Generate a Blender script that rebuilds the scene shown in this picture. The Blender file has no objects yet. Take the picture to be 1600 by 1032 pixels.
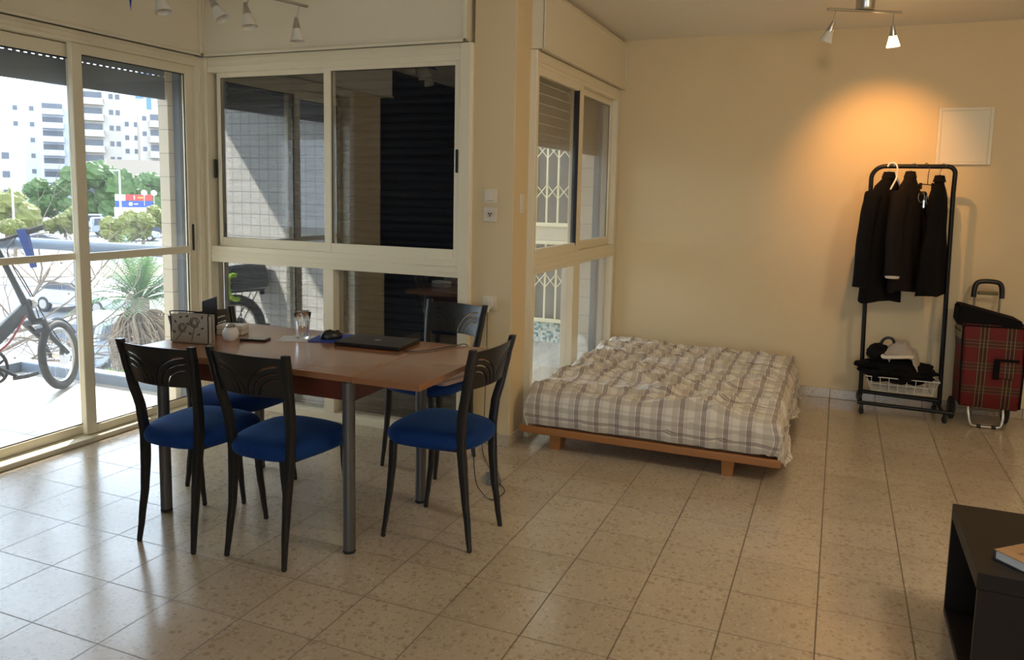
import bpy, bmesh, math, random
from mathutils import Vector, Matrix, noise
PI = math.pi
rad = math.radians
random.seed(7)
SC = bpy.context.scene
COL = SC.collection

# ------------------------------------------------------------------ camera
def make_camera():
    yaw, pitch, roll = -0.3915, 0.1162, 0.0206
    cy, sy, cp, sp = math.cos(yaw), math.sin(yaw), math.cos(pitch), math.sin(pitch)
    fwd = Vector((sy*cp, cy*cp, -sp)); right = Vector((cy, -sy, 0)); up = right.cross(fwd)
    cr, sr = math.cos(roll), math.sin(roll)
    r2 = right*cr + up*sr
    u2 = up*cr - right*sr
    m = Matrix((r2, u2, -fwd)).transposed().to_4x4()
    m.translation = Vector((3.2885, -1.3783, 1.4544))
    cd = bpy.data.cameras.new('camera'); o = bpy.data.objects.new('camera', cd)
    COL.objects.link(o); o.matrix_world = m
    cd.sensor_fit = 'HORIZONTAL'; cd.sensor_width = 36
    cd.lens = 36*1232.2/1600
    cd.shift_y = -(516-442.5)/1600.0
    cd.clip_start = 0.05; cd.clip_end = 2000
    SC.camera = o
make_camera()

# ------------------------------------------------------------------ light
SC.view_settings.view_transform = 'Standard'
SC.view_settings.look = 'None'
SC.view_settings.gamma = 1.0
SC.view_settings.use_curve_mapping = False
SC.view_settings.exposure = 1.62
W = bpy.data.worlds.new('world'); SC.world = W; W.use_nodes = True
wn = W.node_tree; wn.nodes.clear()
wo = wn.nodes.new('ShaderNodeOutputWorld'); wb = wn.nodes.new('ShaderNodeBackground')
wb.inputs['Color'].default_value = (0.70, 0.85, 1.0, 1); wb.inputs['Strength'].default_value = 2.05
wn.links.new(wb.outputs[0], wo.inputs[0])
SUN_TO = Vector((-0.67, 1.0, 0.94)).normalized()
sd = bpy.data.lights.new('sun', 'SUN'); sd.energy = 4.4; sd.angle = rad(0.7); sd.color = (1, 0.95, 0.86)
so = bpy.data.objects.new('sun', sd); COL.objects.link(so); so.rotation_euler = SUN_TO.to_track_quat('Z', 'Y').to_euler()
def portal(name, loc, rot, sx, sy):
    l = bpy.data.lights.new(name, 'AREA'); l.shape = 'RECTANGLE'; l.size = sx; l.size_y = sy
    l.cycles.is_portal = True
    o = bpy.data.objects.new(name, l); COL.objects.link(o); o.location = loc; o.rotation_euler = rot
portal('portal_door', (-0.80, 1.78, 1.05), (PI/2, 0, -PI/2), 1.5, 2.1)       # looks into the room (+x)
portal('portal_side', (1.52, 3.8, 0.9), (PI/2, 0, -PI/2), 1.8, 1.75)
portal('portal_rear', (3.4, -4.55, 1.5), (PI/2, 0, PI), 2.4, 1.5)
def fill_lamp(loc, e):
    l = bpy.data.lights.new('fill_lamp_light', 'POINT'); l.energy = e; l.color = (1, .86, .66); l.shadow_soft_size = .16
    o = bpy.data.objects.new('fill_lamp_light', l); COL.objects.link(o); o.location = loc
fill_lamp((4.7, 1.2, 2.30), 16)     # added fill light that brightens the room, under the added ring right of the view

# ------------------------------------------------------------------ node helpers
def nt(name):
    m = bpy.data.materials.new(name); m.use_nodes = True
    t = m.node_tree; t.nodes.clear()
    out = t.nodes.new('ShaderNodeOutputMaterial'); b = t.nodes.new('ShaderNodeBsdfPrincipled')
    t.links.new(b.outputs[0], out.inputs[0])
    return m, t, b, out
def coord(t, kind='Object', scale=(1, 1, 1)):
    c = t.nodes.new('ShaderNodeTexCoord'); mp = t.nodes.new('ShaderNodeMapping')
    mp.inputs['Scale'].default_value = scale
    t.links.new(c.outputs[kind], mp.inputs[0]); return mp.outputs[0]
def M(t, op, a, b=None, c=None):
    n = t.nodes.new('ShaderNodeMath'); n.operation = op
    for i, v in enumerate((a, b, c)):
        if v is None: continue
        if isinstance(v, (int, float)): n.inputs[i].default_value = v
        else: t.links.new(v, n.inputs[i])
    return n.outputs[0]
def mixc(t, f, a, b):
    n = t.nodes.new('ShaderNodeMix'); n.data_type = 'RGBA'
    if isinstance(f, (int, float)): n.inputs[0].default_value = f
    else: t.links.new(f, n.inputs[0])
    for i, v in ((6, a), (7, b)):
        if isinstance(v, tuple): n.inputs[i].default_value = (*v[:3], 1)
        else: t.links.new(v, n.inputs[i])
    return n.outputs[2]
def noise_n(t, vec, scale, detail=3, rough=0.5):
    n = t.nodes.new('ShaderNodeTexNoise'); n.inputs['Scale'].default_value = scale
    n.inputs['Detail'].default_value = detail; n.inputs['Roughness'].default_value = rough
    t.links.new(vec, n.inputs['Vector']); return n.outputs[0]
def bump(t, b, h, strength=0.2, dist=0.01):
    n = t.nodes.new('ShaderNodeBump'); n.inputs['Strength'].default_value = strength
    n.inputs['Distance'].default_value = dist; t.links.new(h, n.inputs['Height'])
    t.links.new(n.outputs[0], b.inputs['Normal'])
def sep(t, v):
    n = t.nodes.new('ShaderNodeSeparateXYZ'); t.links.new(v, n.inputs[0]); return n.outputs
def setc(b, t, c):
    t.links.new(c, b.inputs['Base Color'])

def simple(name, col, rough=0.5, metal=0.0, var=0.08, scale=12, bmp=0.0, spec=0.5, trans=0.0, stretch=(1, 1, 1)):
    m, t, b, o = nt(name)
    v = coord(t, 'Object', stretch)
    n = noise_n(t, v, scale, 4)
    d = tuple(max(0, c*(1-var)) for c in col); l = tuple(min(1, c*(1+var)) for c in col)
    setc(b, t, mixc(t, n, d, l))
    b.inputs['Roughness'].default_value = rough; b.inputs['Metallic'].default_value = metal
    b.inputs['Specular IOR Level'].default_value = spec
    if bmp: bump(t, b, noise_n(t, v, scale*6, 4), bmp, 0.004)
    return m

MT = {}
MT['wall'] = simple('wall_paint', (0.74, 0.59, 0.355), 0.75, var=0.03, scale=3, bmp=0.06, spec=0.25)
MT['ceiling'] = simple('ceiling_paint', (0.84, 0.78, 0.66), 0.85, var=0.03, scale=2, bmp=0.03, spec=0.2)
MT['box'] = simple('shutter_box_paint', (0.78, 0.70, 0.53), 0.45, var=0.02, scale=3, spec=0.35)
MT['frame'] = simple('cream_aluminium', (0.82, 0.74, 0.55), 0.38, var=0.02, scale=5, spec=0.5)
MT['frame_dark'] = simple('grey_shutter_guide', (0.16, 0.19, 0.23), 0.45, var=0.04)
MT['gasket'] = simple('black_gasket', (0.012, 0.012, 0.013), 0.5)
MT['slat_dark'] = simple('dark_shutter_slats', (0.010, 0.014, 0.021), 0.6, var=0.1, spec=.3)
MT['slat_grey'] = simple('brown_grey_shutter_slats', (0.24, 0.21, 0.17), 0.55, var=0.04)
MT['black_metal'] = simple('black_metal', (0.006, 0.0055, 0.006), 0.42, var=0.1, spec=0.3)
MT['chair_metal'] = simple('dark_grey_painted_metal', (0.011, 0.011, 0.012), 0.34, var=0.1, spec=0.5)
MT['leg_metal'] = simple('grey_painted_steel', (0.12, 0.112, 0.105), 0.38, metal=0.4, var=0.05)
MT['steel'] = simple('brushed_steel', (0.55, 0.53, 0.50), 0.3, metal=1.0, var=0.05)
MT['plastic_cream'] = simple('cream_plastic', (0.74, 0.66, 0.52), 0.4, var=0.02)
MT['black_plastic'] = simple('black_plastic', (0.012, 0.012, 0.013), 0.35)
MT['rubber'] = simple('black_rubber', (0.018, 0.018, 0.018), 0.75)
MT['white'] = simple('white_paint', (0.78, 0.76, 0.72), 0.45, var=0.03)
MT['black_wood'] = simple('black_brown_veneer', (0.016, 0.011, 0.008), 0.5, var=0.35, scale=5, spec=.25, stretch=(1, 12, 12))
MT['black_cloth'] = simple('black_cloth', (0.007, 0.006, 0.006), 0.9, var=0.3, scale=30, bmp=0.25, spec=0.15)
MT['brown_cloth'] = simple('dark_brown_cloth', (0.015, 0.010, 0.008), 0.9, var=0.3, scale=30, bmp=0.25, spec=0.15)
MT['white_cloth'] = simple('cream_cotton', (0.75, 0.64, 0.50), 0.85, var=0.06, bmp=0.15)
MT['blanket'] = simple('grey_pink_blanket', (0.30, 0.22, 0.20), 0.9, var=0.12, scale=25, bmp=0.2)
MT['asphalt'] = simple('pale_asphalt', (0.105, 0.105, 0.11), 0.9, var=0.15, scale=0.6)
MT['concrete'] = simple('pale_concrete', (0.50, 0.47, 0.43), 0.85, var=0.08, scale=4)
MT['parapet'] = simple('blue_grey_paint', (0.12, 0.17, 0.24), 0.35, var=0.05)
MT['soil'] = simple('dry_soil', (0.22, 0.16, 0.10), 0.95, var=0.3, scale=0.5)
MT['bark'] = simple('pale_bark', (0.16, 0.12, 0.085), 0.9, var=0.2)
MT['bldg_white'] = simple('white_render', (0.40, 0.43, 0.48), 0.9, var=0.04, scale=0.3)
MT['bldg_beige'] = simple('beige_render', (0.42, 0.38, 0.33), 0.9, var=0.04, scale=0.3)
MT['bldg_tan'] = simple('tan_render', (0.32, 0.26, 0.21), 0.9, var=0.05, scale=0.3)
MT['bldg_blue'] = simple('blue_cladding', (0.08, 0.17, 0.30), 0.5, var=0.05, scale=0.3)
MT['bldg_win'] = simple('far_window_glass', (0.07, 0.08, 0.10), 0.3)
MT['red'] = simple('red_sign_paint', (0.70, 0.03, 0.03), 0.5)
MT['blue'] = simple('blue_sign_paint', (0.02, 0.06, 0.35), 0.5)
MT['orange'] = simple('orange_sign_paint', (0.9, 0.35, 0.03), 0.5)
MT['strap_blue'] = simple('blue_webbing', (0.01, 0.05, 0.30), 0.7)
MT['hivis'] = simple('yellow_green_plastic', (0.45, 0.80, 0.02), 0.4)
MT['red_cable'] = simple('red_cable', (0.35, 0.02, 0.02), 0.4)
MT['silver'] = simple('silver_car_paint', (0.30, 0.33, 0.37), 0.3, metal=0.3)
MT['white_car'] = simple('white_car_paint', (0.38, 0.40, 0.43), 0.25)
MT['dark_car'] = simple('dark_car_paint', (0.04, 0.05, 0.07), 0.25)
MT['car_glass'] = simple('car_glass', (0.05, 0.06, 0.08), 0.15)
MT['paper'] = simple('white_paper', (0.70, 0.68, 0.64), 0.8)
MT['skirt'] = simple('dry_palm_fronds', (0.20, 0.14, 0.085), 0.9, var=0.3, scale=6)
MT['grille'] = simple('cream_grille_paint', (0.85, 0.78, 0.52), 0.45, var=0.03)
MT['dusty_glass_dark'] = simple('grey_curtain_behind_glass', (0.20, 0.20, 0.19), 0.3, var=0.15, scale=3)
MT['globe'] = simple('beige_paper_globe', (0.50, 0.40, 0.28), 0.7)

def leafmat(name, c1, c2):
    m, t, b, o = nt(name)
    n = noise_n(t, coord(t), 1.1, 3)
    setc(b, t, mixc(t, n, c1, c2)); b.inputs['Roughness'].default_value = 0.6
    tr = t.nodes.new('ShaderNodeBsdfTranslucent'); tr.inputs[0].default_value = (*c2, 1)
    mx = t.nodes.new('ShaderNodeMixShader'); mx.inputs[0].default_value = 0.35
    t.links.new(b.outputs[0], mx.inputs[1]); t.links.new(tr.outputs[0], mx.inputs[2]); t.links.new(mx.outputs[0], o.inputs[0])
    return m
MT['leaf'] = leafmat('green_foliage', (0.025, 0.07, 0.015), (0.10, 0.18, 0.03))
MT['leaf_y'] = leafmat('yellow_green_foliage', (0.10, 0.13, 0.02), (0.24, 0.24, 0.05))
MT['leaf_palm'] = leafmat('palm_foliage', (0.05, 0.11, 0.04), (0.14, 0.22, 0.09))
MT['leaf_b'] = leafmat('bright_foliage', (0.08, 0.17, 0.02), (0.20, 0.30, 0.04))

def floor_mat():
    m, t, b, o = nt('terrazzo_tiles')
    v = coord(t, 'Object', (1, 1, 1)); s = sep(t, v); T = 0.3
    gx = M(t, 'DIVIDE', s[0], T); gy = M(t, 'DIVIDE', s[1], T)
    def line(g, w):
        f = M(t, 'FRACT', g); d = M(t, 'MINIMUM', f, M(t, 'SUBTRACT', 1.0, f))
        return M(t, 'LESS_THAN', d, w)
    lx = line(gx, 0.0085); ly = line(gy, 0.0078)
    cell = t.nodes.new('ShaderNodeCombineXYZ')
    t.links.new(M(t, 'FLOOR', gx), cell.inputs[0]); t.links.new(M(t, 'FLOOR', gy), cell.inputs[1])
    wnz = t.nodes.new('ShaderNodeTexWhiteNoise'); wnz.noise_dimensions = '3D'; t.links.new(cell.outputs[0], wnz.inputs[0])
    rnd = wnz.outputs['Value']
    base = mixc(t, noise_n(t, v, 5, 4), (0.51, 0.415, 0.30), (0.63, 0.52, 0.385))
    base = mixc(t, M(t, 'MULTIPLY', rnd, 0.30), base, (0.38, 0.30, 0.20))
    # chips of stone
    va = t.nodes.new('ShaderNodeVectorMath'); va.operation = 'ADD'
    nz = t.nodes.new('ShaderNodeTexNoise'); nz.inputs['Scale'].default_value = 40; t.links.new(v, nz.inputs['Vector'])
    sc_ = t.nodes.new('ShaderNodeVectorMath'); sc_.operation = 'SCALE'; sc_.inputs['Scale'].default_value = 0.018
    t.links.new(nz.outputs['Color'], sc_.inputs[0]); t.links.new(v, va.inputs[0]); t.links.new(sc_.outputs[0], va.inputs[1])
    for scale, thr, col, amt in ((46, 0.25, (0.30, 0.20, 0.11), 0.45), (90, 0.28, (0.32, 0.225, 0.14), 0.38), (60, 0.22, (0.68, 0.57, 0.42), 0.5), (30, 0.20, (0.38, 0.27, 0.16), 0.25)):
        vo = t.nodes.new('ShaderNodeTexVoronoi'); vo.inputs['Scale'].default_value = scale
        t.links.new(va.outputs[0], vo.inputs['Vector'])
        wn2 = t.nodes.new('ShaderNodeSeparateColor'); t.links.new(vo.outputs['Color'], wn2.inputs[0])
        th = M(t, 'MULTIPLY', wn2.outputs[0], thr*2)
        msk = M(t, 'MULTIPLY', M(t, 'LESS_THAN', vo.outputs['Distance'], th), M(t, 'MULTIPLY', M(t, 'GREATER_THAN', wn2.outputs[1], 0.45), amt))
        base = mixc(t, msk, base, col)
    g = M(t, 'MAXIMUM', lx, ly)
    setc(b, t, mixc(t, M(t, 'MAXIMUM', M(t, 'MULTIPLY', lx, 0.80), M(t, 'MULTIPLY', ly, 0.74)), base, (0.10, 0.062, 0.034)))
    r = M(t, 'ADD', M(t, 'MULTIPLY', noise_n(t, v, 3.0, 4), 0.16), 0.11)
    t.links.new(M(t, 'ADD', r, M(t, 'MULTIPLY', g, 0.3)), b.inputs['Roughness'])
    b.inputs['Specular IOR Level'].default_value = 0.85
    h = M(t, 'ADD', M(t, 'MULTIPLY', noise_n(t, v, 9, 2), 0.5), M(t, 'MULTIPLY', M(t, 'SUBTRACT', 1.0, g), 0.35))
    bump(t, b, h, 0.12, 0.004)
    return m
MT['floor'] = floor_mat()

def tile_mat(name, w, h, c1, c2, cm, mortar, axes='xz', offset=0.0, rough=0.35):
    m, t, b, o = nt(name)
    s = sep(t, coord(t)); ax = {'x': 0, 'y': 1, 'z': 2}
    cb = t.nodes.new('ShaderNodeCombineXYZ'); t.links.new(s[ax[axes[0]]], cb.inputs[0]); t.links.new(s[ax[axes[1]]], cb.inputs[1])
    br = t.nodes.new('ShaderNodeTexBrick'); br.offset = offset; br.inputs['Scale'].default_value = 1.0
    br.inputs['Brick Width'].default_value = w; br.inputs['Row Height'].default_value = h
    br.inputs['Mortar Size'].default_value = mortar; br.inputs['Mortar Smooth'].default_value = 0.0
    br.inputs['Color1'].default_value = (*c1, 1); br.inputs['Color2'].default_value = (*c2, 1); br.inputs['Mortar'].default_value = (*cm, 1)
    t.links.new(cb.outputs[0], br.inputs['Vector']); setc(b, t, br.outputs['Color'])
    b.inputs['Roughness'].default_value = rough
    return m
MT['tile_x'] = tile_mat('white_ceramic_cladding_x', 0.10, 0.10, (0.62, 0.61, 0.56), (0.56, 0.55, 0.50), (0.26, 0.25, 0.23), 0.003, 'xz')
MT['tile_y'] = tile_mat('white_ceramic_cladding_y', 0.115, 0.115, (0.74, 0.72, 0.66), (0.66, 0.65, 0.60), (0.42, 0.40, 0.36), 0.003, 'yz')
MT['clad'] = tile_mat('beige_stone_cladding', 0.30, 0.15, (0.70, 0.62, 0.46), (0.64, 0.56, 0.41), (0.42, 0.36, 0.26), 0.003, 'xz')
MT['bal_floor'] = tile_mat('balcony_tiles', 0.33, 0.33, (0.50, 0.46, 0.40), (0.46, 0.42, 0.36), (0.27, 0.24, 0.20), 0.005, 'xy', rough=0.4)
def mosaic():
    m, t, b, o = nt('green_white_mosaic')
    v = coord(t); s = sep(t, v); P = 0.022
    gx = M(t, 'DIVIDE', s[0], P); gz = M(t, 'DIVIDE', s[2], P)
    cell = t.nodes.new('ShaderNodeCombineXYZ'); t.links.new(M(t, 'FLOOR', gx), cell.inputs[0]); t.links.new(M(t, 'FLOOR', gz), cell.inputs[1])
    wz = t.nodes.new('ShaderNodeTexWhiteNoise'); t.links.new(cell.outputs[0], wz.inputs[0])
    r = t.nodes.new('ShaderNodeValToRGB'); r.color_ramp.interpolation = 'CONSTANT'
    e = r.color_ramp.elements; e[0].color = (0.70, 0.74, 0.66, 1); e[1].position = 0.45; e[1].color = (0.36, 0.50, 0.46, 1)
    q = e.new(0.75); q.color = (0.12, 0.24, 0.24, 1)
    t.links.new(wz.outputs['Value'], r.inputs[0]); setc(b, t, r.outputs[0]); b.inputs['Roughness'].default_value = 0.2
    return m
MT['mosaic'] = mosaic()

def wood(name, c1, c2, rough, axis=0, sc=3.0, coat=0.0):
    m, t, b, o = nt(name)
    st = [14, 14, 14]; st[axis] = 1.0
    v = coord(t, 'Object', tuple(st)); n = noise_n(t, v, sc, 3, 0.5)
    setc(b, t, mixc(t, n, c1, c2)); b.inputs['Roughness'].default_value = rough
    b.inputs['Coat Weight'].default_value = coat; b.inputs['Coat Roughness'].default_value = 0.12
    return m
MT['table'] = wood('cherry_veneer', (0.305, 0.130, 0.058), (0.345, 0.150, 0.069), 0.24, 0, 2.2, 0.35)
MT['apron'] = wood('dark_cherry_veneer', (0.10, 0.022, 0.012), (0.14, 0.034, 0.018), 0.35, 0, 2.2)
MT['bedwood'] = wood('orange_pine', (0.32, 0.125, 0.035), (0.42, 0.185, 0.06), 0.4, 0, 3.0)
MT['bookcover'] = wood('wood_print_cover', (0.22, 0.10, 0.04), (0.46, 0.29, 0.15), 0.5, 0, 2.0)

def fabric_blue():
    m, t, b, o = nt('navy_velvet')
    n = noise_n(t, coord(t), 60, 3)
    setc(b, t, mixc(t, n, (0.003, 0.022, 0.105), (0.006, 0.038, 0.165)))
    b.inputs['Roughness'].default_value = 0.85; b.inputs['Specular IOR Level'].default_value = 0.2
    b.inputs['Sheen Weight'].default_value = 0.3; b.inputs['Sheen Roughness'].default_value = 0.4
    b.inputs['Sheen Tint'].default_value = (0.2, 0.45, 1, 1)
    bump(t, b, noise_n(t, coord(t), 400, 2), 0.15, 0.002)
    return m
MT['seat'] = fabric_blue()

def stripe(t, c, period, items):
    """sum of soft-edged stripes; items = (centre, half width, strength) in metres"""
    f = M(t, 'MULTIPLY', M(t, 'FRACT', M(t, 'DIVIDE', c, period)), period)
    tot = None
    for ce, hw, st in items:
        x = M(t, 'MULTIPLY', M(t, 'LESS_THAN', M(t, 'ABSOLUTE', M(t, 'SUBTRACT', f, ce)), hw), st)
        tot = x if tot is None else M(t, 'MAXIMUM', tot, x)
    return tot
def plaid_bed():
    m, t, b, o = nt('plaid_cotton')
    c = t.nodes.new('ShaderNodeTexCoord'); s = sep(t, c.outputs['UV'])
    base = (0.78, 0.71, 0.60)
    col = mixc(t, M(t, 'MULTIPLY', stripe(t, s[0], 0.115, [(0.035, 0.016, 1), (0.09, 0.010, 0.6)]), 0.45), base, (0.42, 0.36, 0.27))
    col = mixc(t, M(t, 'MULTIPLY', stripe(t, s[1], 0.085, [(0.03, 0.014, 1), (0.066, 0.006, 0.6)]), 0.45), col, (0.42, 0.36, 0.27))
    col = mixc(t, M(t, 'MULTIPLY', stripe(t, s[0], 0.115, [(0.060, 0.0028, 1), (0.068, 0.0028, 1), (0.076, 0.0028, 1)]), 0.75), col, (0.14, 0.075, 0.075))
    col = mixc(t, M(t, 'MULTIPLY', stripe(t, s[1], 0.34, [(0.060, 0.0030, 1), (0.069, 0.0030, 1), (0.30, 0.0022, .6)]), 0.6), col, (0.16, 0.10, 0.085))
    setc(b, t, col); b.inputs['Roughness'].default_value = 0.7; b.inputs['Specular IOR Level'].default_value = 0.35
    b.inputs['Sheen Weight'].default_value = 0.15
    bump(t, b, noise_n(t, c.outputs['Object'], 14, 5), 0.25, 0.02)
    return m
MT['plaid'] = plaid_bed()
def tartan():
    m, t, b, o = nt('red_tartan')
    c = t.nodes.new('ShaderNodeTexCoord'); s = sep(t, c.outputs['Object'])
    X = M(t, 'ADD', s[0], 10.0); Z = M(t, 'ADD', s[2], 10.0)
    col = mixc(t, M(t, 'MULTIPLY', stripe(t, X, 0.15, [(0.05, 0.028, 1)]), 0.72), (0.13, 0.004, 0.005), (0.010, 0.006, 0.005))
    col = mixc(t, M(t, 'MULTIPLY', stripe(t, Z, 0.15, [(0.05, 0.026, 1)]), 0.6), col, (0.035, 0.02, 0.012))
    th = [(0.028, 0.0022, 1), (0.05, 0.0022, 1), (0.072, 0.0022, 1)]
    col = mixc(t, M(t, 'MULTIPLY', stripe(t, X, 0.15, th), 0.55), col, (0.36, 0.27, 0.10))
    col = mixc(t, M(t, 'MULTIPLY', stripe(t, Z, 0.15, th), 0.30), col, (0.30, 0.22, 0.08))
    setc(b, t, col); b.inputs['Roughness'].default_value = 0.75
    return m
MT['tartan'] = tartan()

def glass_mat(name, f0=0.10, dust=0.0, tint=(1, 1, 1), rough=0.0):
    m, t, b, o = nt(name); t.nodes.remove(b)
    tr = t.nodes.new('ShaderNodeBsdfTransparent'); tr.inputs[0].default_value = (*tint, 1)
    gl = t.nodes.new('ShaderNodeBsdfGlossy'); gl.inputs['Roughness'].default_value = rough
    lw = t.nodes.new('ShaderNodeLayerWeight'); lw.inputs['Blend'].default_value = 0.5
    f = M(t, 'MINIMUM', M(t, 'ADD', M(t, 'MULTIPLY', M(t, 'POWER', lw.outputs['Facing'], 4.0), 0.85), f0), 1.0)
    mx = t.nodes.new('ShaderNodeMixShader'); t.links.new(f, mx.inputs[0])
    t.links.new(tr.outputs[0], mx.inputs[1]); t.links.new(gl.outputs[0], mx.inputs[2])
    last = mx.outputs[0]
    if dust:
        df = t.nodes.new('ShaderNodeBsdfTranslucent'); df.inputs[0].default_value = (0.9, 0.9, 0.9, 1)
        m2 = t.nodes.new('ShaderNodeMixShader')
        dn = M(t, 'MULTIPLY', noise_n(t, coord(t), 3, 4), dust*2)
        t.links.new(dn, m2.inputs[0]); t.links.new(last, m2.inputs[1]); t.links.new(df.outputs[0], m2.inputs[2]); last = m2.outputs[0]
    t.links.new(last, o.inputs[0]); return m
MT['glass'] = glass_mat('window_glass', 0.03, 0.03)
MT['glass_mirror'] = glass_mat('double_window_glass', 0.17, 0.0)
def clear_glass():
    m, t, b, o = nt('drinking_glass')
    b.inputs['Base Color'].default_value = (0.98, 0.99, 0.99, 1); b.inputs['Roughness'].default_value = 0.02
    b.inputs['Transmission Weight'].default_value = 1.0; b.inputs['IOR'].default_value = 1.48
    setc(b, t, mixc(t, noise_n(t, coord(t), 30), (0.97, 0.98, 0.98), (1, 1, 1)))
    return m
MT['clear'] = clear_glass()
def emis(name, col, s):
    m, t, b, o = nt(name)
    b.inputs['Emission Color'].default_value = (*col, 1); b.inputs['Emission Strength'].default_value = s
    setc(b, t, mixc(t, noise_n(t, coord(t), 20), tuple(c*0.9 for c in col), col))
    return m
MT['shade_off'] = simple('frosted_glass_shade', (0.72, 0.68, 0.58), 0.35, var=0.03)
MT['shade_on'] = emis('lit_frosted_shade', (1.0, 0.70, 0.30), 3.0)
MT['bulb_on'] = emis('lit_bulb', (1.0, 0.85, 0.55), 30.0)

# ------------------------------------------------------------------ mesh helpers
def B(): return bmesh.new()
def box(bm, x0, x1, y0, y1, z0, z1, bev=0.0, seg=1):
    vs = [bm.verts.new((x, y, z)) for x in (x0, x1) for y in (y0, y1) for z in (z0, z1)]
    fs = [(0, 1, 3, 2), (4, 6, 7, 5), (0, 4, 5, 1), (2, 3, 7, 6), (0, 2, 6, 4), (1, 5, 7, 3)]
    F = [bm.faces.new([vs[i] for i in f]) for f in fs]
    if bev:
        es = list({e for f in F for e in f.edges})
        bmesh.ops.bevel(bm, geom=es, offset=bev, segments=seg, affect='EDGES', profile=0.5)
    return vs
def loft(bm, rings, cap=True, closed=True):
    R = [[bm.verts.new(p) for p in r] for r in rings]
    n = len(R[0])
    for a, b in zip(R[:-1], R[1:]):
        for i in range(n if closed else n-1):
            j = (i+1) % n
            bm.faces.new((a[i], a[j], b[j], b[i]))
    if cap and closed:
        bm.faces.new(R[0][::-1]); bm.faces.new(R[-1])
    return R
def tube(bm, pts, r, n=8, cap=True, closed=False):
    """round sweep along pts; r is a number or a list"""
    P = [Vector(p) for p in pts]; k = len(P)
    rr = r if isinstance(r, (list, tuple)) else [r]*k
    rings = []; prev = None
    for i in range(k):
        if closed: d = (P[(i+1) % k]-P[i-1])
        else: d = (P[min(i+1, k-1)]-P[max(i-1, 0)])
        d.normalize()
        if prev is None:
            a = Vector((0, 0, 1)) if abs(d.z) < 0.9 else Vector((1, 0, 0))
            u = d.cross(a).normalized()
        else:
            u = (prev-d*prev.dot(d)).normalized()
        prev = u; v = d.cross(u)
        rings.append([P[i]+(u*math.cos(2*PI*q/n)+v*math.sin(2*PI*q/n))*rr[i] for q in range(n)])
    if closed:
        R = [[bm.verts.new(p) for p in q] for q in rings]
        for a in range(k):
            A, Bq = R[a], R[(a+1) % k]
            for i in range(n): bm.faces.new((A[i], A[(i+1) % n], Bq[(i+1) % n], Bq[i]))
    else: loft(bm, rings, cap)
def lathe(bm, prof, c=(0, 0, 0), n=24, axis=(0, 0, 1), sx=1, sy=1):
    """prof = [(radius, height)], revolved about axis through c"""
    q = Vector(axis).normalized().to_track_quat('Z', 'Y'); c = Vector(c)
    rings = []
    for r, h in prof:
        rings.append([c+q @ Vector((math.cos(2*PI*i/n)*max(r, 1e-5)*sx, math.sin(2*PI*i/n)*max(r, 1e-5)*sy, h)) for i in range(n)])
    loft(bm, rings)
def rrect(hx, hy, r, n=4):
    out = []
    for cx, cy, a0 in ((hx-r, hy-r, 0), (-hx+r, hy-r, 90), (-hx+r, -hy+r, 180), (hx-r, -hy+r, 270)):
        for i in range(n+1):
            a = rad(a0+90*i/n); out.append((cx+r*math.cos(a), cy+r*math.sin(a)))
    return out
def smoothpath(P, per=6):
    P = [Vector(p) for p in P]; out = []
    for i in range(len(P)-1):
        p0, p1, p2, p3 = P[max(i-1, 0)], P[i], P[i+1], P[min(i+2, len(P)-1)]
        for k in range(per):
            t = k/per
            out.append(0.5*((2*p1)+(p2-p0)*t+(2*p0-5*p1+4*p2-p3)*t*t+(-p0+3*p1-3*p2+p3)*t**3))
    out.append(P[-1]); return out
def obj(name, bm, mat, parent=None, smooth=False, loc=None, rot=None):
    bmesh.ops.recalc_face_normals(bm, faces=bm.faces)
    me = bpy.data.meshes.new(name); bm.to_mesh(me); bm.free()
    me.materials.append(mat if not isinstance(mat, str) else MT[mat])
    if smooth:
        me.polygons.foreach_set('use_smooth', [True]*len(me.polygons))
        try: me.set_sharp_from_angle(angle=rad(40))
        except Exception: pass
    o = bpy.data.objects.new(name, me); COL.objects.link(o)
    if parent: o.parent = parent
    if loc: o.location = loc
    if rot: o.rotation_euler = rot
    return o
def tag(o, label, cat, group=None, kind=None):
    o['label'] = label; o['category'] = cat
    if group: o['group'] = group
    if kind: o['kind'] = kind
    return o
def thing(name, label, cat, loc=(0, 0, 0), rz=0.0, group=None):
    o = bpy.data.objects.new(name, None); COL.objects.link(o)
    o.location = loc; o.rotation_euler = (0, 0, rz); o.empty_display_size = 0.1
    return tag(o, label, cat, group)
def struct(name, label=None, cat='structure', bm=None, mat=None, parent=None, smooth=False):
    if bm is None:
        o = bpy.data.objects.new(name, None); COL.objects.link(o)
    else: o = obj(name, bm, mat, parent, smooth)
    o['kind'] = 'structure'
    if label: o['label'] = label; o['category'] = cat
    return o
def dup(root, loc, rz, label, group=None):
    r = root.copy(); COL.objects.link(r); r.location = loc; r.rotation_euler = (0, 0, rz); r['label'] = label
    if group: r['group'] = group
    for ch in list(root.children):
        c = ch.copy(); COL.objects.link(c); c.parent = r
        for g in ch.children:
            d = g.copy(); COL.objects.link(d); d.parent = c
    return r
def bx(name, mat, parent, *a, bev=0.0, seg=1, smooth=False):
    bm = B(); box(bm, *a, bev=bev, seg=seg); return obj(name, bm, mat, parent, smooth)

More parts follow.
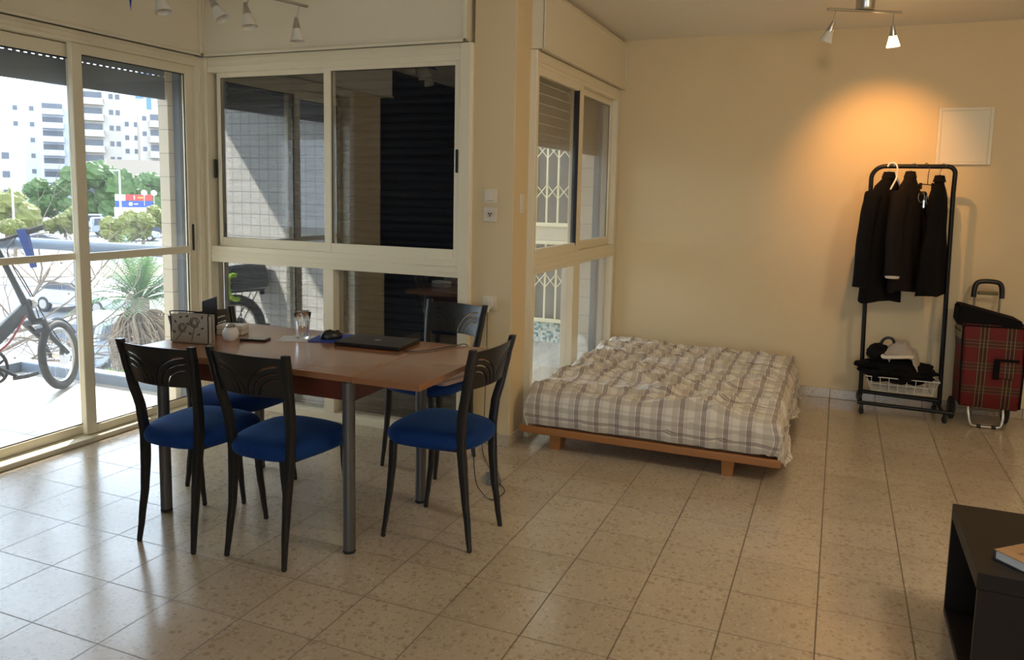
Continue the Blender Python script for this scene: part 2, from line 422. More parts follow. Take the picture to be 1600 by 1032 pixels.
# ------------------------------------------------------------------ ROOM SHELL
H = 2.62
XL, YW, YB, XR, YR = -0.54, 2.66, 4.72, 6.2, -4.4
bm = B(); box(bm, -0.62, XR, YR, YB, -0.12, 0.0); struct('floor', 'beige terrazzo tiled floor with thin dark joints', 'floor', bm, 'floor')
bm = B(); box(bm, -0.9, XR+.1, YR-.1, YB+.15, H, H+0.13); struct('ceiling', 'flat cream painted ceiling', 'ceiling', bm, 'ceiling')
bm = B(); box(bm, 1.5, XR+.1, YB, YB+0.15, -0.1, H); struct('wall_back', 'beige painted wall behind the mattress and the clothes rack', 'wall', bm, 'wall')
bm = B(); box(bm, XR, XR+0.15, YR-.1, YB, -0.1, H); struct('wall_right', 'beige painted wall outside the frame on the right', 'wall', bm, 'wall')
bm = B(); box(bm, -0.80, XL, .56, 0.98, -0.1, H); box(bm, -0.80, XL, YR-.1, -2.9, -.1, H); struct('wall_left', 'beige painted wall beside the sliding balcony door', 'wall', bm, 'wall')
bm = B()
for a in ((-0.8, 2.2, 0, H), (4.6, XR, 0, H), (2.2, 4.6, 0, 0.75), (2.2, 4.6, 2.25, H)):
    box(bm, a[0], a[1], YR-0.15, YR, a[2], a[3])
struct('wall_rear', 'beige painted wall behind the camera with a window opening', 'wall', bm, 'wall')
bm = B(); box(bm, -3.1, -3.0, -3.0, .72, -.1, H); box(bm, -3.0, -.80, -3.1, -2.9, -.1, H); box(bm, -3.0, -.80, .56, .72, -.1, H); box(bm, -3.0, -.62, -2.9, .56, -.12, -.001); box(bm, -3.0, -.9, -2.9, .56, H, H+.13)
struct('wall_hallway', 'hallway opening off the left wall with its darkness painted in, seen only as a dark reflection in the window', 'wall', bm, simple('unlit_hallway_shade', (.05, .06, .09), .8))  # dark blue wall colour stands in for the shade of an unlit hallway
# pillar between the two windows
bm = B(); box(bm, 1.37, 1.62, YW, 2.90, 0, H, bev=0.004); struct('wall_pillar', 'beige painted pillar between the shuttered window and the side window', 'wall', bm, 'wall')
bm = B(); box(bm, 1.365, 1.628, YW-0.010, 2.875, 0, 0.072, bev=0.003)
struct('baseboard_pillar', 'stone tile skirting around the foot of the pillar', 'baseboard', bm, 'floor')
bm = B(); box(bm, 1.66, XR, YB-0.012, YB, 0, 0.072, bev=0.003)
struct('baseboard_back', 'stone tile skirting along the wall behind the mattress', 'baseboard', bm, 'floor')

# ---- helper: rectangular frame in plane, members as boxes
def frame_y(bm, x0, x1, z0, z1, y0, y1, w, bev=0.003):
    l, r, b, t = w
    box(bm, x0, x0+l, y0, y1, z0, z1, bev); box(bm, x1-r, x1, y0, y1, z0, z1, bev)
    box(bm, x0+l, x1-r, y0, y1, z0, z0+b, bev); box(bm, x0+l, x1-r, y0, y1, z1-t, z1, bev)
def frame_x(bm, y0, y1, z0, z1, x0, x1, w, bev=0.003):
    l, r, b, t = w
    box(bm, x0, x1, y0, y0+l, z0, z1, bev); box(bm, x0, x1, y1-r, y1, z0, z1, bev)
    box(bm, x0, x1, y0+l, y1-r, z0, z0+b, bev); box(bm, x0, x1, y0+l, y1-r, z1-t, z1, bev)

# ---- WINDOW 1: wide shuttered window behind the table (plane y ~ 2.66)
w1 = struct('window_1', 'wide cream aluminium window with a closed dark roller shutter, behind the dining table', 'window')
bm = B()
box(bm, -0.56, -0.50, 2.62, 2.74, 0, 2.26, .003); box(bm, 1.30, 1.365, 2.625, 2.74, 0, 2.26, .003)
box(bm, -0.50, 1.30, 2.63, 2.74, 2.165, 2.26, .003)
box(bm, 1.355, 1.372, 2.635, 2.74, 0, 2.26, .003)
box(bm, -0.50, 1.30, 2.63, 2.74, 0.955, 1.06, .003)         # transom
for z in (0.985, 1.02): box(bm, -0.50, 1.30, 2.624, 2.632, z, z+0.006)
box(bm, -0.50, 1.30, 2.63, 2.74, 0.0, 0.055, .003)
box(bm, 0.375, 0.452, 2.63, 2.74, 0.055, 0.955, .003)
for z in (2.20, 2.235): box(bm, -0.50, 1.30, 2.622, 2.631, z, z+0.007)
obj('window_frame', bm, 'frame', w1)
bm = B(); frame_y(bm, -0.47, 0.43, 1.055, 2.175, 2.675, 2.70, (.028, .05, .06, .038)); obj('sliding_sash', bm, 'frame', w1)
bm = B(); frame_y(bm, 0.382, 1.295, 1.055, 2.185, 2.64, 2.668, (.05, .034, .06, .042)); obj('sliding_sash', bm, 'frame', w1)
for a in ((-0.445, 0.385, 1.112, 2.14, 2.687), (0.43, 1.262, 1.112, 2.145, 2.655), (-0.50, 0.376, 0.05, 0.957, 2.69), (0.451, 1.30, 0.05, 0.957, 2.69)):
    bm = B(); box(bm, a[0], a[1], a[4]-.002, a[4]+.002, a[2], a[3]); obj('glass_pane', bm, 'glass_mirror', w1)
bm = B()
for a in ((-0.445, 0.382, 1.112, 2.14, 2.684), (0.43, 1.262, 1.112, 2.145, 2.652)):
    frame_y(bm, a[0], a[1], a[2], a[3], a[4]-.001, a[4]+.001, (.006, .003, .004, .006), 0)
obj('gasket', bm, 'gasket', w1)
bm = B(); box(bm, 1.272, 1.288, 2.632, 2.642, 1.55, 1.68, .003); obj('pull_handle', bm, 'black_plastic', w1)
bm = B(); box(bm, -0.487, -0.473, 2.655, 2.675, 1.50, 1.62, .003); obj('pull_handle', bm, 'black_plastic', w1)
bm = B()
z = 0.0
while z < 2.2:
    pr = [(2.785, z), (2.775, z+0.008), (2.771, z+0.024), (2.775, z+0.040), (2.785, z+0.047), (2.795, z+0.047), (2.795, z)]
    loft(bm, [[(x, p[0], p[1]) for p in pr] for x in (-0.52, 1.36)])
    box(bm, -0.52, 1.36, 2.784, 2.79, z+0.046, z+0.051)
    z += 0.050
obj('roller_shutter', bm, 'slat_dark', w1)
bm = B(); box(bm, -0.50, -0.475, 2.74, 2.80, 0, 2.2); box(bm, 1.31, 1.335, 2.74, 2.80, 0, 2.2); obj('shutter_guide', bm, 'frame_dark', w1)
bm = B()
box(bm, -0.53, 1.345, 2.615, 2.98, 2.265, H); box(bm, 1.325, 1.347, 2.600, 2.62, 2.262, H, .003)
box(bm, -0.53, 1.347, 2.600, 2.62, 2.262, 2.278, .003); box(bm, -0.512, -0.498, 2.600, 2.62, 2.275, H, .003)
obj('shutter_box', bm, 'box', w1)
# ---- DOOR 1: sliding balcony door (plane x ~ -0.57)
d1 = struct('door_1', 'cream aluminium sliding glass door to the sunny balcony', 'door')
bm = B()
box(bm, -0.68, -0.535, 0.98, 1.04, 0, 2.26, .003); box(bm, -0.66, -0.535, 2.575, 2.66, 0, 2.26, .003)
box(bm, -0.68, -0.535, 1.04, 2.575, 2.20, 2.26, .003); box(bm, -0.70, -0.515, 1.0, 2.60, 0.0, 0.028, .003)
for z in (2.215, 2.24): box(bm, -0.54, -0.529, 1.0, 2.62, z, z+.006)
box(bm, -0.54, -0.528, 2.59, 2.60, 0.03, 2.2)
obj('door_frame', bm, 'frame', d1)
bm = B(); frame_x(bm, 1.02, 1.80, 0.030, 2.195, -0.655, -0.62, (.06, .055, .05, .07))
box(bm, -0.652, -0.623, 1.07, 1.75, 1.025, 1.062, .003); obj('sliding_door_leaf', bm, 'frame', d1)
bm = B(); frame_x(bm, 1.715, 2.575, 0.030, 2.20, -0.605, -0.57, (.065, .06, .045, .055))
box(bm, -0.602, -0.573, 1.77, 2.53, 1.015, 1.060, .003)
leaf2 = obj('sliding_door_leaf', bm, 'frame', d1)
for a in ((1.08, 1.75, .08, 2.13, -.637), (1.78, 2.516, .075, 2.147, -.587)):
    bm = B(); box(bm, a[4]-.002, a[4]+.002, a[0], a[1], a[2], a[3]); obj('glass_pane', bm, 'glass', d1)
bm = B(); frame_x(bm, 1.78, 2.516, .075, 2.147, -.5845, -.583, (.010, .008, .006, .008), 0); frame_x(bm, 1.08, 1.745, .08, 2.127, -.634, -.632, (.008, .006, .006, .008), 0)
obj('gasket', bm, 'gasket', d1)
bm = B(); box(bm, -0.568, -0.560, 2.535, 2.55, 1.03, 1.20, .003); obj('pull_handle', bm, 'black_plastic', d1)
def slats(bm, axis, u0, u1, z0, z1, pos, th, pitch, hole, web, gap=0.006, wt=0.4):
    """slats with real light slots between them"""
    z = z1; 
    def bb(ua, ub, za, zb, t=1.0):
        if axis == 'y': box(bm, pos-th*t/2, pos+th*t/2, ua, ub, za, zb)
        else: box(bm, ua, ub, pos-th*t/2, pos+th*t/2, za, zb)
    while z > z0+1e-4:
        bb(u0, u1, z-pitch+gap, z, 1.0)
        u = u0
        while u < u1:
            bb(u, min(u+web, u1), z-pitch, z-pitch+gap, wt); u += web+hole
        z -= pitch
bm = B(); slats(bm, 'y', 1.0, 2.56, 2.12, 2.28, -0.735, 0.012, 0.051, 0.022, 0.020)
box(bm, -0.742, -0.728, 1.0, 2.56, 1.985, 2.124, .003); obj('roller_shutter', bm, 'frame_dark', d1)
bm = B(); box(bm, -0.76, -0.66, 2.545, 2.60, 0, 2.28); box(bm, -0.77, -0.72, 2.52, 2.55, 0, 2.28, .004); box(bm, -0.76, -0.69, 0.97, 1.01, 0, 2.28)
obj('shutter_guide', bm, 'frame_dark', d1)
bm = B(); box(bm, -0.82, -0.515, 0.4, 2.60, 2.27, H); box(bm, -0.517, -0.497, 0.4, 2.596, 2.262, 2.28, .003); box(bm, -0.517, -0.497, 2.575, 2.596, 2.262, H, .003)
obj('shutter_box', bm, 'box', d1)
bm = B(); box(bm, -0.56, -0.505, 2.585, 2.64, 2.26, H); obj('corner_gap_shade', bm, 'frame_dark', d1)  # dark filler standing in for the shade in the gap between shutter boxes

# ---- WINDOW 2: side window over the mattress (plane x ~ 1.64)
w2 = struct('window_2', 'tall cream aluminium side window beside the mattress with its shutter part way down', 'window')
bm = B()
box(bm, 1.54, 1.66, 2.875, 2.915, 0, 2.25, .003); box(bm, 1.54, 1.655, 4.645, 4.715, 0, 2.25, .003)
box(bm, 1.54, 1.652, 2.915, 4.645, 2.165, 2.25, .003); box(bm, 1.54, 1.652, 2.915, 4.645, 0.965, 1.055, .003)
box(bm, 1.54, 1.66, 2.915, 4.645, 0.0, 0.045, .003); box(bm, 1.56, 1.645, 3.69, 3.83, 0.045, 0.965, .003)
for z in (0.985, 1.02, 2.19): box(bm, 1.650, 1.656, 2.90, 4.66, z, z+.006)
obj('window_frame', bm, 'frame', w2)
bm = B(); frame_x(bm, 2.905, 3.80, 1.05, 2.175, 1.615, 1.648, (.02, .10, .065, .055)); obj('sliding_sash', bm, 'frame', w2)
bm = B(); frame_x(bm, 3.74, 4.66, 1.055, 2.165, 1.575, 1.612, (.10, .045, .06, .045)); obj('sliding_sash', bm, 'frame', w2)
for a in ((2.92, 3.70, 1.11, 2.12, 1.630), (3.82, 4.63, 1.11, 2.12, 1.592), (2.915, 3.69, .045, .965, 1.60), (3.83, 4.645, .045, .965, 1.60)):
    bm = B(); box(bm, a[4]-.002, a[4]+.002, a[0], a[1], a[2], a[3]); obj('glass_pane', bm, 'glass', w2)
bm = B(); box(bm, 1.612, 1.65, 3.693, 3.703, 1.10, 2.125); frame_x(bm, 3.82, 4.622, 1.11, 2.125, 1.594, 1.5965, (.004, .012, .006, .006), 0); obj('gasket', bm, 'gasket', w2)
bm = B(); slats(bm, 'y', 2.90, 4.66, 1.80, 2.25, 1.51, 0.0025, 0.062, 0.014, 0.034, 0.0038, 1.0)
box(bm, 1.50, 1.52, 2.90, 4.66, 1.735, 1.772, .003); obj('roller_shutter', bm, 'slat_grey', w2)
bm = B(); box(bm, 1.50, 1.54, 4.645, 4.72, 0, 2.3); box(bm, 1.495, 1.54, 4.58, 4.645, 0, 2.3, .003); obj('shutter_guide', bm, 'frame_dark', w2)
bm = B(); box(bm, 1.35, 1.690, 2.885, YB, 2.255, 2.585)
box(bm, 1.685, 1.698, 2.885, YB-.005, 2.248, 2.262, .002); box(bm, 1.685, 1.698, 2.885, YB-.005, 2.575, 2.587, .002); box(bm, 1.685, 1.698, YB-.02, YB-.004, 2.255, 2.585, .002); box(bm, 1.685, 1.698, 2.885, 2.90, 2.255, 2.585, .002)
box(bm, 1.35, 1.66, 2.885, YB, 2.585, H)
obj('shutter_box', bm, 'box', w2)

for lx, ly in ((4.7, 1.2),):  # lamp ring added only to carry the fill light, never in view
    t = thing('fill_lamp_ring', 'made-up lamp ring for the added fill light, outside the frame right of the coffee table', 'ceiling light', (lx, ly, 0))
    bm = B(); lathe(bm, [(.0, H-.03), (.10, H-.03), (.10, H), (0, H)], n=24); obj('canopy', bm, 'white', t, True)
    bm = B(); tube(bm, [(.2*math.cos(a*PI/12), .2*math.sin(a*PI/12), 2.42) for a in range(24)], .01, 6, closed=True)
    for a in range(3): tube(bm, [(.2*math.cos(a*2*PI/3), .2*math.sin(a*2*PI/3), 2.42), (.08*math.cos(a*2*PI/3), .08*math.sin(a*2*PI/3), H-.02)], .005, 6)
    obj('ring', bm, 'steel', t, True)
# ------------------------------------------------------------------ switches and sockets on the pillar
def plate(name, label, cat, cx, cz, w, h):
    t = thing(name, label, cat, (cx, YW, cz))
    bx('face_plate', 'plastic_cream', t, -w/2, w/2, -0.012, 0.0, -h/2, h/2, bev=0.004, seg=2)
    return t
t = plate('light_switch', 'square cream light switch on the pillar, above the round socket', 'light switch', 1.487, 1.424, .078, .078)
bm = B(); loft(bm, [[(x, -0.012, z) for x, z in rrect(.026, .026, .003)], [(x, -0.024, z) for x, z in rrect(.022, .022, .003)]]); obj('rocker', bm, 'plastic_cream', t)
t = plate('wall_socket', 'square cream wall socket with a round face, just below the light switch', 'socket', 1.485, 1.322, .078, .082)
bm = B(); lathe(bm, [(0, -0.004), (.019, -0.004), (.019, .003), (.021, .003), (.021, -0.001), (0, -0.001)], (0, -0.014, 0), 24, (0, -1, 0)); obj('round_insert', bm, 'plastic_cream', t)
bm = B()
for x, z in ((-.007, .004), (.007, .004), (0, -.008)): box(bm, x-.0025, x+.0025, -0.0185, -0.012, z-.004, z+.004)
obj('contact_holes', bm, 'black_plastic', t)
t = plate('wall_socket', 'cream wall socket low on the pillar with a white plug in it', 'socket', 1.490, 0.822, .086, .075)
bm = B(); box(bm, -.005, .030, -0.035, -0.012, -.02, .025, .004); obj('socket_cover', bm, 'plastic_cream', t)
t = thing('light_switch', 'narrow cream switch on the shaded side face of the pillar', 'light switch', (1.62, 2.775, 1.385))
bx('face_plate', 'plastic_cream', t, 0, .010, -.030, .030, -.055, .055, bev=.003, seg=2)
bx('rocker', 'plastic_cream', t, .009, .014, -.010, .010, -.028, .028, bev=.002)
t = thing('junction_cover', 'small round painted cover high on the side face of the pillar', 'cover', (1.62, 2.76, 2.375))
bm = B(); lathe(bm, [(0, 0), (.045, 0), (.044, .004), (.0, .006)], (0, 0, 0), 28, (1, 0, 0)); obj('disc', bm, 'wall', t, True)
# access panel on back wall
t = thing('electrical_panel', 'square cream cover panel on the back wall above the clothes rack', 'panel', (4.02, YB, 1.88))
bm = B(); frame_y(bm, -.163, .163, -.19, .19, -.018, 0, (.022, .022, .022, .022), .003); obj('panel_frame', bm, 'box', t)
bx('panel_door', 'box', t, -.142, .142, -.012, 0, -.169, .169, bev=.002)

# ------------------------------------------------------------------ DINING TABLE
TX0, TX1, TXL, TY0, TY1, TZ = 0.44, 1.595, 1.895, 1.125, 1.875, 0.735
t = thing('dining_table', 'reddish cherry wood dining table on grey tubular legs with its right leaf pulled out', 'table', (TX0, TY0, 0))
def tb(x0, x1, y0, y1, z0, z1): return x0-TX0, x1-TX0, y0-TY0, y1-TY0, z0, z1
bx('tabletop', 'table', t, *tb(TX0, TX1-.001, TY0, TY1, TZ-.026, TZ), bev=.0015)
bx('extension_leaf', 'table', t, *tb(TX1+.001, TXL, TY0, TY1, TZ-.026, TZ-.0008), bev=.0015)
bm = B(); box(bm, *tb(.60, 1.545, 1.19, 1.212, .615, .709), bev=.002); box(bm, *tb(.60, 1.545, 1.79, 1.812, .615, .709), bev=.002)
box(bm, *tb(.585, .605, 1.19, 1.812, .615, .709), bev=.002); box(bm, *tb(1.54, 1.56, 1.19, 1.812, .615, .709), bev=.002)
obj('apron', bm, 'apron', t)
for (x, y) in ((.585, 1.172), (1.553, 1.172), (.585, 1.79), (1.558, 1.745)):
    bm = B(); lathe(bm, [(.0, .012), (.025, .012), (.025, .700), (.0, .700)], (x-TX0, y-TY0, 0), 24); l = obj('leg', bm, 'leg_metal', t, True)
    bm = B(); lathe(bm, [(.0, 0), (.024, 0), (.0255, .004), (.0255, .013), (.0, .013)], (x-TX0, y-TY0, 0), 24); obj('foot_cap', bm, 'rubber', l, True)
    bm = B(); lathe(bm, [(.0, .699), (.0265, .699), (.0265, .709), (.0, .709)], (x-TX0, y-TY0, 0), 24); obj('top_collar', bm, 'rubber', l, True)

# ------------------------------------------------------------------ CHAIR
def interp(P, z):
    for a, b in zip(P[:-1], P[1:]):
        if a[0] <= z <= b[0]:
            k = (z-a[0])/(b[0]-a[0]); k = k*k*(3-2*k)*0.5+k*0.5
            return [a[i]+(b[i]-a[i])*k for i in range(1, len(a))]
    return list(P[-1][1:])
POST = [(0, .143, .000), (.10, .138, .012), (.22, .134, .028), (.34, .136, .038), (.44, .142, .045), (.55, .152, .038), (.67, .168, .012), (.76, .177, -.006), (.842, .184, -.025)]
def make_chair():
    t = thing('dining_chair', '', 'chair')
    for s in (-1, 1):
        bm = B(); rings = []
        for i in range(25):
            z = .842*i/24; x, y = interp(POST, z)
            w = .0085 + .0065*min(1, z/.35); d = .0095+.0075*min(1, z/.35)
            if z > .6: d -= .004*(z-.6)/.242
            rings.append([(s*x+a, y+b, z) for a, b in rrect(w, d, .005, 2)])
        rings[0] = [(p[0], p[1], 0.008) for p in rings[0]]
        l = obj('rear_post', (loft(bm, rings), bm)[1], 'chair_metal', t, True)
        bm = B(); lathe(bm, [(0, 0), (.0085, 0), (.0105, .004), (.010, .012), (0, .012)], (s*.143, 0, 0), 12); obj('foot_cap', bm, 'rubber', l, True)
    for s in (-1, 1):
        bm = B(); rings = []
        FP = [(0.008, .174, .392), (.10, .172, .378), (.22, .168, .362), (.34, .165, .352), (.425, .163, .350)]
        for i in range(15):
            z = .008+.417*i/14; x, y = interp(FP, z); w = .0085+.0055*min(1, z/.35)
            rings.append([(s*x+a, y+b, z) for a, b in rrect(w, w, .005, 2)])
        l = obj('front_leg', (loft(bm, rings), bm)[1], 'chair_metal', t, True)
        bm = B(); lathe(bm, [(0, 0), (.0085, 0), (.0105, .004), (.010, .012), (0, .012)], (s*.174, .392, 0), 12); obj('foot_cap', bm, 'rubber', l, True)
    # seat frame
    bm = B()
    tube(bm, [(-.142, .045, .418), (-.163, .20, .418), (-.165, .345, .418)], .011, 8)
    tube(bm, [(.142, .045, .418), (.163, .20, .418), (.165, .345, .418)], .011, 8)
    tube(bm, [(-.142, .045, .418), (.142, .045, .418)], .011, 8); tube(bm, [(-.165, .35, .418), (.165, .35, .418)], .011, 8)
    obj('seat_frame', bm, 'chair_metal', t, True)
    # cushion
    bm = B(); rings = []
    def outline(sc, z, dz=0):
        out = []
        for i in range(48):
            a = 2*PI*i/48; c, s_ = math.cos(a), math.sin(a)
            n = 3.2; rr_ = (abs(c)**n+abs(s_)**n)**(-1/n)
            y = s_*rr_; w = .192+.018*y
            out.append((c*rr_*w*sc, .205+y*.205*sc, z+dz*(c*c*rr_*rr_)))
        return out
    for sc, z in ((.86, .412), (.96, .416), (1.005, .428), (1.015, .444), (1.0, .458), (.95, .471), (.84, .482), (.67, .489), (.42, .493), (.15, .494)):
        rings.append(outline(sc, z))
    loft(bm, rings); obj('seat', bm, 'seat', t, True)
    # backrest with real slots
    bm = B(); nx, nz = 170, 70
    z0, z1 = .672, .829
    HW = .186
    def arcs(x, z):
        best = 9, 0
        for a, b in ((.150, .122), (.122, .097), (.094, .072)):
            u = (abs(x)-.158)/a; w = (z-.674)/b
            r = math.hypot(u, w)
            if u <= 0.02 and w > 0.02:
                d = (r-1)*(a*abs(u)+b*abs(w))/(max(r, 1e-3))
                ang = math.atan2(w, -u)/(PI/2)      # 0 bottom .. 1 top
                hw = .0046*min(1, (1.0-ang)/.10+0.15)*min(1, ang/.04+.2)
                if ang > .97: hw = 0
                if abs(d)-hw < best[0]: best = abs(d)-hw, d
        return best[0]
    V = {}; dead = set()
    for i in range(nx):
        for j in range(nz):
            x = -HW+(i+.5)*2*HW/nx; z = z0+(j+.5)*(z1-z0)/nz
            if arcs(x, z) < 0: dead.add((i, j))
    def pos(i, j):
        x = -HW+i*2*HW/nx; z = z0+j*(z1-z0)/nz
        hw = interp(POST, z)[0]; yy = interp(POST, z)[1]
        u = x/HW
        top = .008*(1-u*u)*((z-z0)/(z1-z0))
        y = yy-.034*(1-u*u)+.002
        return Vector((u*hw, y, z+top*0.4))
    for side in (0, 1):
        for i in range(nx+1):
            for j in range(nz+1):
                p = pos(i, j); p.y += (-.004 if side else .004); V[(side, i, j)] = bm.verts.new(p)
    live = [(i, j) for i in range(nx) for j in range(nz) if (i, j) not in dead]
    LS = set(live)
    for i, j in live:
        for s_ in (0, 1):
            bm.faces.new([V[(s_, i, j)], V[(s_, i+1, j)], V[(s_, i+1, j+1)], V[(s_, i, j+1)]])
        for (a, b, c, d, ni, nj) in ((i, j, i+1, j, i, j-1), (i, j+1, i+1, j+1, i, j+1), (i, j, i, j+1, i-1, j), (i+1, j, i+1, j+1, i+1, j)):
            if (ni, nj) not in LS:
                bm.faces.new([V[(0, a, b)], V[(0, c, d)], V[(1, c, d)], V[(1, a, b)]])
    bmesh.ops.delete(bm, geom=[v for v in bm.verts if not v.link_faces], context='VERTS')
    # smooth the slot outlines
    bv = [v for v in bm.verts if any(len(e.link_faces) == 2 and e.calc_face_angle(0) > .6 for e in v.link_edges)]
    bmesh.ops.smooth_vert(bm, verts=bv, factor=0.5, use_axis_x=True, use_axis_y=False, use_axis_z=True)
    obj('backrest', bm, 'chair_metal', t, True)
    return t
chair = make_chair()
G = 'dining chairs around the table'
chair.location = (.866, .898, 0); chair['group'] = G
chair['label'] = 'black chair with blue seat, back to us, at the left of the table front'
dup(chair, (1.279, .938, 0), rad(-2), 'black metal dining chair with blue seat, back to us, beside the thick front table leg', G)
dup(chair, (.455, 1.575, 0), rad(-93), 'black chair with bright blue seat at the far left end of the table', G)
dup(chair, (1.996, 1.515, 0), rad(88), 'black metal dining chair with navy seat, in profile at the right end of the table', G)
dup(chair, (1.372, 2.445, 0), rad(171), 'black metal dining chair against the window with a folded grey blanket on its blue seat', G)
# folded blanket on far chair
t = thing('folded_blanket', 'greyish pink folded blanket on the seat of the chair by the window', 'blanket', (1.395, 2.175, .492), rad(-9))
for k, (sx, sy, z0, z1) in enumerate(((.195, .17, .0, .026), (.188, .165, .025, .052))):
    bm = B(); rr_ = []
    for f, z in ((.94, z0), (1, z0+.005), (1, z1-.005), (.94, z1)):
        rr_.append([(x*f, y*f, z+.003*math.sin(x*20+y*13)) for x, y in rrect(sx, sy, .03, 4)])
    loft(bm, rr_); obj('fold_layer', bm, 'blanket', t, True)

# ------------------------------------------------------------------ THINGS ON THE TABLE
t = thing('napkin_holder', 'beige metal napkin holder embossed with roses, at the left of the tabletop', 'napkin holder', (.590, 1.352, TZ), rad(6))
for y0 in (-.024, .020):
    bx('side_plate', simple('antique_beige_metal', (.48, .42, .34), .45, var=.15), t, -.098, .098, y0, y0+.003, .004, .132, bev=.002)
bx('base_plate', 'steel', t, -.098, .098, -.024, .023, 0, .004)
bm = B(); tube(bm, smoothpath([(-.1, -.026, .004), (-.1, -.026, .12), (-.088, -.026, .145), (.088, -.026, .145), (.1, -.026, .12), (.1, -.026, .004)], 5), .0028, 6)
obj('wire_rim', bm, 'black_metal', t, True)
bm = B()
for cx, cz, r in ((.028, .098, .026), (-.038, .070, .023)):
    for k in range(3):
        tube(bm, [(cx+(r-.006*k)*math.cos(a*.5+k), -.0255, cz+(r-.006*k)*math.sin(a*.5+k)*.9) for a in range(12)], .0016, 5)
for x0, z0, a in ((-.07, .09, 2.2), (-.055, .115, .4), (-.02, .12, .5), (.065, .115, 1.2), (.06, .07, .3), (-.075, .045, 2.6), (-.005, .05, -.5), (.04, .04, .4), (.0, .085, 2.6)):
    P = [(x0+.018*k/6*math.cos(a), -.0255, z0+.018*k/6*math.sin(a)) for k in range(7)]
    tube(bm, P, [.001, .003, .0045, .005, .0045, .003, .001], 6)
tube(bm, [(-.075, -.0255, .01), (-.05, -.0255, .04), (-.035, -.0255, .06)], .0015, 5); tube(bm, [(.01, -.0255, .01), (.02, -.0255, .05), (.028, -.0255, .08)], .0015, 5)
obj('rose_relief', bm, simple('dark_bronze', (.10, .075, .05), .5), t, True)
bm = B()
for k in range(6): box(bm, -.085, .085, -.018+k*.006, -.014+k*.006, .004, .120)
obj('napkins', bm, 'paper', t)
t = thing('tablet_case', 'black upright case with a pale slanted top edge behind the napkin holder', 'case', (.487, 1.565, TZ), rad(40))
bm = B(); loft(bm, [[(x, y, z) for x, z in ((-.036, 0), (.036, 0), (.034, .180), (-.034, .158))] for y in (-.006, .006)]); obj('body', bm, 'black_plastic', t)
t = thing('sugar_jar', 'small round white jar with a silver lid, right of the napkin holder', 'jar', (.700, 1.470, TZ))
bm = B(); lathe(bm, [(0, 0), (.022, 0), (.033, .012), (.038, .030), (.036, .045), (.026, .060), (.019, .064), (0, .064)], n=28); obj('jar_body', bm, 'white', t, True)
bm = B(); lathe(bm, [(0, .063), (.021, .063), (.022, .070), (.016, .077), (.006, .080), (0, .080)], n=24); obj('lid', bm, 'steel', t, True)
t = thing('tissue_pack', 'white and grey paper pack lying behind the round jar', 'paper pack', (.595, 1.60, TZ), rad(18))
for k, c in enumerate(('paper', 'white')):
    bx('packet', c, t, -.065, .065, -.04, .04, .001+k*.024, .024+k*.024, bev=.005, seg=2)
t = thing('phone', 'thin dark phone lying just right of the round jar', 'phone', (.80, 1.53, TZ), rad(14))
bx('body', 'black_plastic', t, -.07, .055, -.034, .034, 0, .009, bev=.003, seg=2); bx('screen', 'car_glass', t, -.066, .051, -.030, .030, .009, .0096)
t = thing('paper_napkin', 'folded pale paper napkin under the drinking glass', 'napkin', (.945, 1.645, TZ), rad(24))
bm = B(); box(bm, -.085, .085, -.07, .07, 0, .0015); box(bm, -.082, .06, -.066, .05, .0015, .003); obj('sheet', bm, 'paper', t)
t = thing('drinking_glass', 'clear faceted drinking glass on the pale napkin', 'glass', (.965, 1.655, TZ+.003))
bm = B()
def gl(r, z, fac):
    return [(r*(1+fac*(abs(math.cos(5*2*PI*i/60))-.6))*math.cos(2*PI*i/60), r*(1+fac*(abs(math.cos(5*2*PI*i/60))-.6))*math.sin(2*PI*i/60), z) for i in range(60)]
loft(bm, [gl(.026, 0, .04), gl(.029, .004, .06), gl(.031, .03, .08), gl(.0345, .082, .09), gl(.036, .092, .0), gl(.0415, .128, 0), gl(.0405, .130, 0), gl(.039, .128, 0), gl(.0325, .09, 0), gl(.028, .03, 0), gl(.024, .012, 0), gl(.002, .010, 0)])
obj('tumbler', bm, 'clear', t, True)
t = thing('mouse_pad', 'dark blue mouse pad lying between the glass and the laptop', 'mouse pad', (1.105, 1.735, TZ), rad(15))
bm = B(); loft(bm, [[(x, y, z) for x, y in rrect(.11, .105, .012)] for z in (0, .004)]); obj('pad', bm, 'blue', t)
t = thing('computer_mouse', 'black computer mouse on the dark blue mouse pad', 'mouse', (1.088, 1.715, TZ+.004), rad(-35))
bm = B(); rings = []
for k in range(9):
    a = k/8*PI/2; f = math.cos(a)**.7 if k < 8 else .05
    rings.append([(.033*math.cos(q)*f, .055*math.sin(q)*f, .006+.034*math.sin(a)*(1-.12*math.sin(q))) for q in [2*PI*i/24 for i in range(24)]])
rings.insert(0, [(p[0]*.95, p[1]*.95, 0) for p in rings[0]]); loft(bm, rings); obj('shell', bm, 'black_plastic', t, True)
bx('scroll_wheel', 'rubber', t, -.003, .003, .022, .038, .030, .0385, bev=.002)
t = thing('laptop', 'black closed laptop with a small pale emblem, right of the mouse pad', 'laptop', (1.345, 1.712, TZ), rad(4))
bx('base', 'black_plastic', t, -.165, .165, -.112, .112, .003, .013, bev=.004, seg=2)
bx('lid', simple('matte_black_lid', (.022, .020, .018), .42), t, -.165, .165, -.112, .112, .0135, .020, bev=.003, seg=2)
bm = B()
for x in (-.0125, .0015):
    for y in (-.0125, .0015): box(bm, x, x+.011, y, y+.011, .0199, .0206)
obj('emblem', bm, 'steel', t)
t = thing('laptop_cable', 'thin black cable running from the laptop over the table edge', 'cable', (0, 0, 0))
